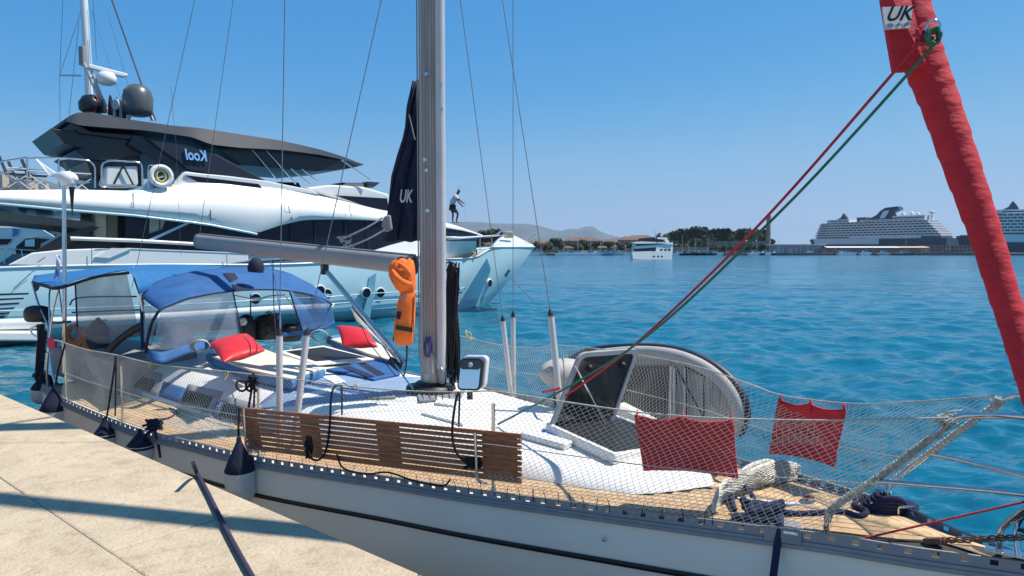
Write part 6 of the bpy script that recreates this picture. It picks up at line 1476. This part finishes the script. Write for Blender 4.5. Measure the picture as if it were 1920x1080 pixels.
# tower and walls in the park
tw = thing('tower', 'slender grey tower at the right end of the park', 'tower', G(1440, 540)); g = G(1440, 540)
MB().lathe(Vector((g.x, g.y, 0)), (0, 0, 1), [(2.0, 0), (1.9, 4), (1.55, Zp(408, 540)), (1.9, Zp(407, 540)), (1.9, Zp(404, 540)), (1.1, Zp(403, 540)), (1.1, Zp(400, 540))], 12, False).build('shaft', M['wallC'], tw)
def block(px0, px1, y0, y1, Y, d, name, m_, label, cat, bevel=0):
    a, b = G(px0, Y), G(px1, Y); z0, z1 = Zp(y1, Y), Zp(y0, Y); t = thing(name, label, cat, ((a.x + b.x) / 2, Y, max(0, z0)))
    MB().box(((a.x + b.x) / 2, Y + d / 2, (z0 + z1) / 2), (b.x - a.x, d, z1 - z0)).build('wall' if 'boat' not in name else 'hull', M[m_], t); return t
t = block(1335, 1438, 452, 478, 530, 8, 'stone_building', 'wallC', 'long grey stone building below the park trees', 'building')
random.seed(60)
for k in range(14):
    g = G(1342 + k * 7, 529.9); MB().box((g.x, 529.9, Zp(464 + (k % 3), 530)), (1.4, .2, 2.2)).build('window', M['shipd'], t)
t = block(1240, 1330, 463, 478, 510, 6, 'low_building', 'wallC', 'low dark grey building at the foot of the park trees', 'building')
t = block(1455, 1540, 460, 477, 490, 14, 'harbour_shed', 'wallA', 'blue grey harbour shed left of the cruise ship', 'shed'); t.children[0].data.materials[0] = mat('bluegrey_sheet', (.22, .30, .38), .6, var=.2, scale=.3)
a, b = G(1452, 490), G(1546, 490)
MB().poly([Vector((a.x, 488, Zp(460, 490))), Vector((b.x, 488, Zp(460, 490))), Vector((b.x, 505, Zp(460, 490))), Vector((a.x, 505, Zp(460, 490)))], (0, 0, .8)).build('roof', M['shipw'], t)
for k in range(10): g = G(1460 + k * 8.2, 489.8); MB().box((g.x, 489.8, Zp(470, 490)), (.3, .2, 5)).build('pillar', M['shipw'], t)
t = block(1548, 1742, 466, 474, 480, 10, 'terminal_hall', 'wallB', 'long low harbour terminal with a white awning in front of the cruise ship', 'building')
random.seed(61)
for k in range(24):
    g = G(1552 + k * 8, 478); MB().poly([Vector((g.x - 1.35, 476, Zp(465, 478))), Vector((g.x + 1.35, 476, Zp(465, 478))), Vector((g.x + 1.35, 481, Zp(462.5, 478))), Vector((g.x - 1.35, 481, Zp(462.5, 478)))], (0, 0, .25)).build('awning', M['shipw'] if k < 17 else mat('awning_tan_%d' % k, (.5, .4, .28), .8), t)
t2 = block(1742, 1840, 460, 476, 480, 14, 'harbour_building', 'wallC', 'grey flat roofed harbour building right of the cruise ship', 'building')
for k in range(12):
    for f in (0, 1): g = G(1748 + k * 7.6, 479.9); MB().box((g.x, 479.9, Zp(463.5 + f * 6, 480)), (1.6, .2, 1.3)).build('window', M['shipd'], t2)
random.seed(62)
for k in range(26):
    px = random.choice([random.uniform(1285, 1540), random.uniform(1560, 1800)]); g = G(px, 468)
    if k % 2:
        hz = random.uniform(5, 10); tag(MB().tube([Vector((g.x, 470, 0)), Vector((g.x, 470, hz))], .09, 5).build('lamp_post', M['shipw']), 'thin pale pole on the far breakwater', 'pole', 'poles on the far breakwater')
    else:
        cl_ = random.choice([(.5, .5, .5), (.3, .05, .04), (.05, .08, .2), (.6, .6, .58)]); cr = thing('parked_car', {0: 'x'}.get(1, 'parked car on the far breakwater, too far to tell more'), 'car', (g.x, 470, 1.3), 'parked cars on the far breakwater')
        m_ = mat('car_paint_%d' % k, cl_, .4); MB().poly([Vector((g.x + x, 469, 1.6 + z)) for x, z in ((-2.1, 0), (2.1, 0), (2.1, .6), (1.3, .7), (.8, 1.2), (-1.0, 1.2), (-1.6, .7), (-2.1, .6))], (0, 1.7, 0)).build('body', m_, cr)
        for sx in (-1.3, 1.3): MB().lathe(Vector((g.x + sx, 468.9, 1.75)), (0, 1, 0), [(.33, 0), (.33, .2)], 10).build('wheel', M['black'], cr)
# ------------------------------------------------ cruise ships
def cruise_ship(origin, heading, Ls, sc, label):
    t = thing('cruise_ship', label, 'cruise ship', origin); u = Vector((math.cos(heading), math.sin(heading), 0)); w = Vector((-u.y, u.x, 0)); z = Vector((0, 0, 1))
    def P3(a, b, c): return origin + u * (a * sc) + w * (b * sc) + z * (c * sc)
    def deckbox(a0, a1, hw, c0, c1, name, m_, rake=0, blunt=30):
        n = 8; ring = []
        for k in range(n + 1):
            q = k / n; a = a1 - (a1 - a0) * 0; 
        pts = [(a0, -hw), (a0, hw)] + [(a1 - (blunt * (1 - k / 6)), hw * math.sqrt(max(0, 1 - (k / 6) ** 2.2))) for k in range(0, 7)] + [(a1 - blunt * (1 - k / 6), -hw * math.sqrt(max(0, 1 - (k / 6) ** 2.2))) for k in range(5, -1, -1)]
        lo = [P3(a, b, c0) for a, b in pts]; hi = [P3(a + (rake if a > a1 - 25 else 0), b, c1) for a, b in pts]; n_ = len(pts)
        return MB().add(lo + hi, [tuple(range(n_))[::-1], tuple(range(n_, 2 * n_))] + [(i, (i + 1) % n_, (i + 1) % n_ + n_, i + n_) for i in range(n_)]).build(name, M[m_], t)
    deckbox(0, Ls, 15, -1, 10, 'hull', 'shipn', 5); deckbox(0, Ls + 4, 15.1, 10.0, 16.5, 'upper_hull', 'shipn', 3)
    deckbox(Ls * .45, Ls + 1, 15.15, 10.5, 17.5, 'bow_hull', 'shipw', 3, blunt=22)
    deckbox(6, Ls - 4, 13.5, 16.5, 19, 'promenade', 'shipd', blunt=14)
    for k in range(12):
        c = P3(30 + k * (Ls - 80) / 12, 0, 17.5)
        for s_ in (-1, 1):
            p = P3(30 + k * (Ls - 80) / 12, s_ * 14.6, 17.7); MB().tube([p - u * 5 * sc, p - u * 3 * sc, p + u * 3 * sc, p + u * 5 * sc], [.4 * sc, 1.5 * sc, 1.5 * sc, .4 * sc], 8).build('lifeboat', M['shipw'], t)
    zc = 19
    for k in range(6):
        a0 = 6 + k * 2.6; a1 = Ls - 3 - k * 1.1
        deckbox(a0 + 2, a1 - 2, 13.4, zc, zc + 2.8, 'cabin_deck', 'shipd', blunt=10); deckbox(a0, a1, 15 if k < 5 else 14.4, zc, zc + .5, 'deck_slab', 'shipw', blunt=11); deckbox(a0 + .05, a1 - .05, 14.9, zc + .5, zc + 1.35, 'balcony_rail', 'shipw', blunt=11)
        dv = MB()
        for j in range(int((a1 - a0 - 20) / 5)):
            for s_ in (-1, 1): dv.box(P3(a0 + 6 + j * 5, s_ * 14.1, zc + 1.6), (.7 * sc, 1.4 * sc, 2.8 * sc), (u, w, z))
        for j in range(7): dv.box(P3(a0 + 1.0, -12 + j * 4, zc + 1.6), (1.5 * sc, .8 * sc, 2.8 * sc), (u, w, z))
        o = dv.build('balcony_dividers', M['shipw'], t); o['kind'] = 'stuff'; zc += 2.8
    deckbox(22, Ls - 22, 14.6, zc, zc + .6, 'top_deck', 'shipw', blunt=12)
    deckbox(30, Ls - 60, 13, zc + .6, zc + 2.4, 'lido_deck', 'shipw', blunt=6); deckbox(31, Ls - 61, 13.1, zc + 1.1, zc + 1.7, 'lido_window', 'shipd', blunt=6)
    deckbox(Ls - 50, Ls - 18, 12, zc + .6, zc + 4, 'forward_lounge', 'shipw', blunt=10); deckbox(Ls - 49, Ls - 18.6, 12.1, zc + 1.6, zc + 2.8, 'lounge_window', 'shipd', blunt=10); deckbox(24, 62, 11, zc + .6, zc + 6, 'aft_lounge', 'shipw', blunt=5); deckbox(25, 62.2, 11.1, zc + 3, zc + 4.2, 'lounge_window', 'shipd', blunt=5)
    f = [(64, 2), (92, 2), (80, 8), (75, 13), (70, 16), (56, 17), (54, 14), (63, 10), (60, 5), (62, 2)]
    MB().poly([P3(a, -5, zc + c) for a, c in f], w * 10 * sc).build('funnel', M['shipn'], t)
    MB().poly([P3(a, -5.3, zc + c) for a, c in ((70, 4), (76, 4), (72, 12), (65, 13))], w * 10.6 * sc).build('funnel_emblem', M['shipw'], t)
    m_ = [(Ls - 42, 4), (Ls - 28, 4), (Ls - 34, 7), (Ls - 37, 12), (Ls - 40, 8)]; MB().poly([P3(a, -2, zc + c) for a, c in m_], w * 4 * sc).build('forward_mast', M['shipn'], t)
    for a, b, r in ((50, 4, 2.2), (44, -3, 2.6), (36, 0, 1.9), (54, -6, 1.6)): MB().lathe(P3(a, b, zc + 6), z, [(r * .8 * sc, 0), (r * sc, r * .8 * sc), (r * .7 * sc, r * 1.5 * sc), (.1, r * 1.8 * sc)], 12).build('radome', M['shipw'], t)
    MB().lathe(P3(22, 0, zc - 2), z, [(.8 * sc, 0), (.8 * sc, 9 * sc), (3 * sc, 10 * sc), (3 * sc, 12 * sc), (1, 12.5 * sc)], 10).build('lookout', M['shipw'], t)
    MB().box(P3(Ls - 62, 0, zc + 3.5), (10 * sc, 16 * sc, 5 * sc), (u, w, z)).build('sports_court', M['shipd'], t)
    return t
g = G(1786, 760); cruise_ship(Vector((g.x, 760, 0)), R(180 - 54), 158, 1.0, 'distant cruise ship with navy hull stern and dark funnel berthed behind the breakwater')
g = G(2190, 640); cruise_ship(Vector((g.x, 640, 0)), R(180 - 22), 150, 1.05, 'second cruise ship partly hidden behind the red sail at the right edge')
# ------------------------------------------------ motor yacht under way and marina boats
my = thing('motor_yacht', 'white three deck motor yacht cruising in the middle distance before the town', 'motor yacht', G(1222, 245))
def mp(pts, Y, d, name, m_, p=my): return MB().poly([Q(x, y, Y + (x - 1222) * .13) for x, y in pts], (.0, d, 0)).build(name, m_, p, bevel=0)
mp([(1185, 472), (1250, 470), (1262, 464), (1260, 486), (1245, 487), (1187, 486)], 245, 5, 'hull', M['ywhite']); mp([(1189, 458), (1262, 456), (1260, 470), (1190, 473)], 245.3, 4.4, 'main_deck', M['ywhite'])
mp([(1188, 466), (1230, 464), (1230, 471), (1190, 473)], 245.1, .5, 'window_band', M['yglass']); mp([(1192, 454), (1238, 452), (1250, 458), (1192, 461)], 245.1, 4, 'window_band', M['yglass'])
mp([(1185, 454.5), (1200, 453), (1262, 454.5), (1262, 459), (1240, 457), (1190, 457)], 244.8, 5, 'upper_deck', M['ywhite']); mp([(1200, 447), (1233, 444), (1245, 452), (1200, 454)], 245.4, 3.6, 'bridge', M['ygrey'])
mp([(1232, 445), (1250, 445), (1256, 455), (1250, 456), (1245, 449), (1232, 448)], 245.2, 4, 'radar_arch', M['ywhite'])
MB().tube([Q(1229, 448, 246), Q(1228, 430, 246)], .12, 6).build('mast', M['shipw'], my); MB().lathe(Q(1240, 444, 246), (0, 0, 1), [(.4, 0), (.5, .5), (.1, .9)], 10).build('radome', M['shipw'], my)
for x in (1226, 1234, 1241): MB().lathe(Q(x, 481, 244.9), (0, -1, 0), [(.35, -.1), (.35, .05)], 10).build('porthole', M['yglass'], my)
for x in (1238, 1246, 1253): mp([(x, 467), (x + 5, 466.5), (x + 4, 470), (x - 1, 470.5)], 244.95, .1, 'window', M['yglass'])
random.seed(70)
mcol = [('white', (.8, .8, .8)), ('blue hulled', (.08, .2, .4)), ('dark hulled', (.05, .06, .08)), ('cream', (.5, .46, .38))]
mm_ = [mat('small_boat_%d' % i, c, .4) for i, (n_, c) in enumerate(mcol)]
for k, px in enumerate([985, 1000, 1012, 1058, 1072, 1084, 1096, 1108, 1118, 1126, 1140, 1154, 1168, 1280, 1292, 1304, 1316, 1328, 1340, 1420, 1440, 1462, 1590, 1625, 1660, 1700]):
    Y = 440 + random.uniform(-12, 8) if px < 1270 else 455; g = G(px, Y); L_ = random.uniform(7, 13); ci = random.choice((0, 0, 0, 1, 2, 3)); lab = '%s %s moored along the far shore' % (mcol[ci][0], 'sailing boat with bare mast' if k % 2 else 'cabin cruiser')
    t = thing('moored_boat', lab, 'boat', g, 'small boats moored along the far shore')
    MB().poly([g + Vector((x, 0, z_)) for x, z_ in ((-L_ / 2, 1.3), (-L_ / 2 + .4, 0), (L_ / 2 - 1.5, 0), (L_ / 2, 1.7))], (0, 2.6, 0)).build('hull', mm_[ci], t)
    MB().poly([g + Vector((x, .4, 1.3 + z_)) for x, z_ in ((-L_ * .3, 0), (L_ * .25, 0), (L_ * .12, 1.5), (-L_ * .25, 1.7))], (0, 1.8, 0)).build('cabin', M['shipw'], t)
    MB().poly([g + Vector((x, .35, 1.9 + z_)) for x, z_ in ((-L_ * .25, 0), (L_ * .17, 0), (L_ * .13, .6), (-L_ * .22, .6))], (0, .1, 0)).build('cabin_window', M['shipd'], t)
    if k % 2: MB().tube([g + Vector((0, 1, 1.3)), g + Vector((0, 1, random.uniform(9, 14)))], .08, 5).build('mast', M['shipw'], t)
# near-left shore behind the moored yachts: rocky bank with buildings
random.seed(80)
tag(MB().poly([Vector((p[0], p[1], -3)) for p in ((-420, 190), (-100, 300), (-70, 520), (-500, 560))], (0, 0, 5.5)).build('shore', mat('rocky_bank', (.38, .32, .25), .95, var=.4, scale=.3)), kind='structure')
for k in range(22):
    px = -120 + k * 19; Y = random.uniform(270, 420); 
    if px > 320: break
    g = G(px, Y); house(px, Y, random.uniform(9, 16), 10, Zp(random.uniform(415, 432), Y) - 2, random.choice(('wallA', 'wallB', 'wallA')), 'tiled town house on the left shore behind the yachts')
for k in range(18): put_tree(-60 + k * 20 + random.uniform(-6, 6), 250, random.uniform(428, 446), 1, 'bushy tree on the left shore behind the moored yachts', 'trees on the left shore')
for px, Y in ((40, 2600),): pass
random.seed(90)
for k in range(26):
    px = -60 + random.uniform(0, 150); Y = random.uniform(1400, 2400); g = G(px, Y)
    tag(MB().box((g.x, Y, Zp(random.uniform(332, 352), Y) - 6), (random.uniform(14, 26), 14, 26)).build('tower_block', M['wallA']), 'pale tower block on the hazy hillside at the far left', 'building', 'tower blocks on the hazy hillside')
# place words for look-alikes that nothing else tells apart
from collections import defaultdict
dd_ = defaultdict(list)
for o in scene.objects:
    if o.parent is None and o.get('group') and o.get('label'): dd_[(o['group'], o['label'])].append(o)
def ordn(n): return '%d%s' % (n, {1: 'st', 2: 'nd', 3: 'rd'}.get(n % 10 if n % 100 not in (11, 12, 13) else 0, 'th'))
for (g_, l_), os_ in dd_.items():
    if len(os_) > 1:
        os_.sort(key=lambda o: proj(o.location)[0])
        for k, o in enumerate(os_): o['label'] = l_ + ', %s from the left' % ordn(k + 1)
# ------------------------------------------------ haze
hz = MB().box((0, 4600, 300), (17000, 12400, 640)).build('haze', None)
hm_ = bpy.data.materials.new('haze'); hm_.use_nodes = True; hn = hm_.node_tree; hn.nodes.clear(); ho = hn.nodes.new('ShaderNodeOutputMaterial'); hv = hn.nodes.new('ShaderNodeVolumePrincipled')
hv.inputs['Color'].default_value = (.62, .80, 1.0, 1); hv.inputs['Density'].default_value = .00006; hv.inputs['Anisotropy'].default_value = .2
hn.links.new(hv.outputs[0], ho.inputs['Volume']); hz.data.materials.append(hm_); hz.location.z = 318; tag(hz, kind='stuff')
print('far ok', len(bpy.data.objects))
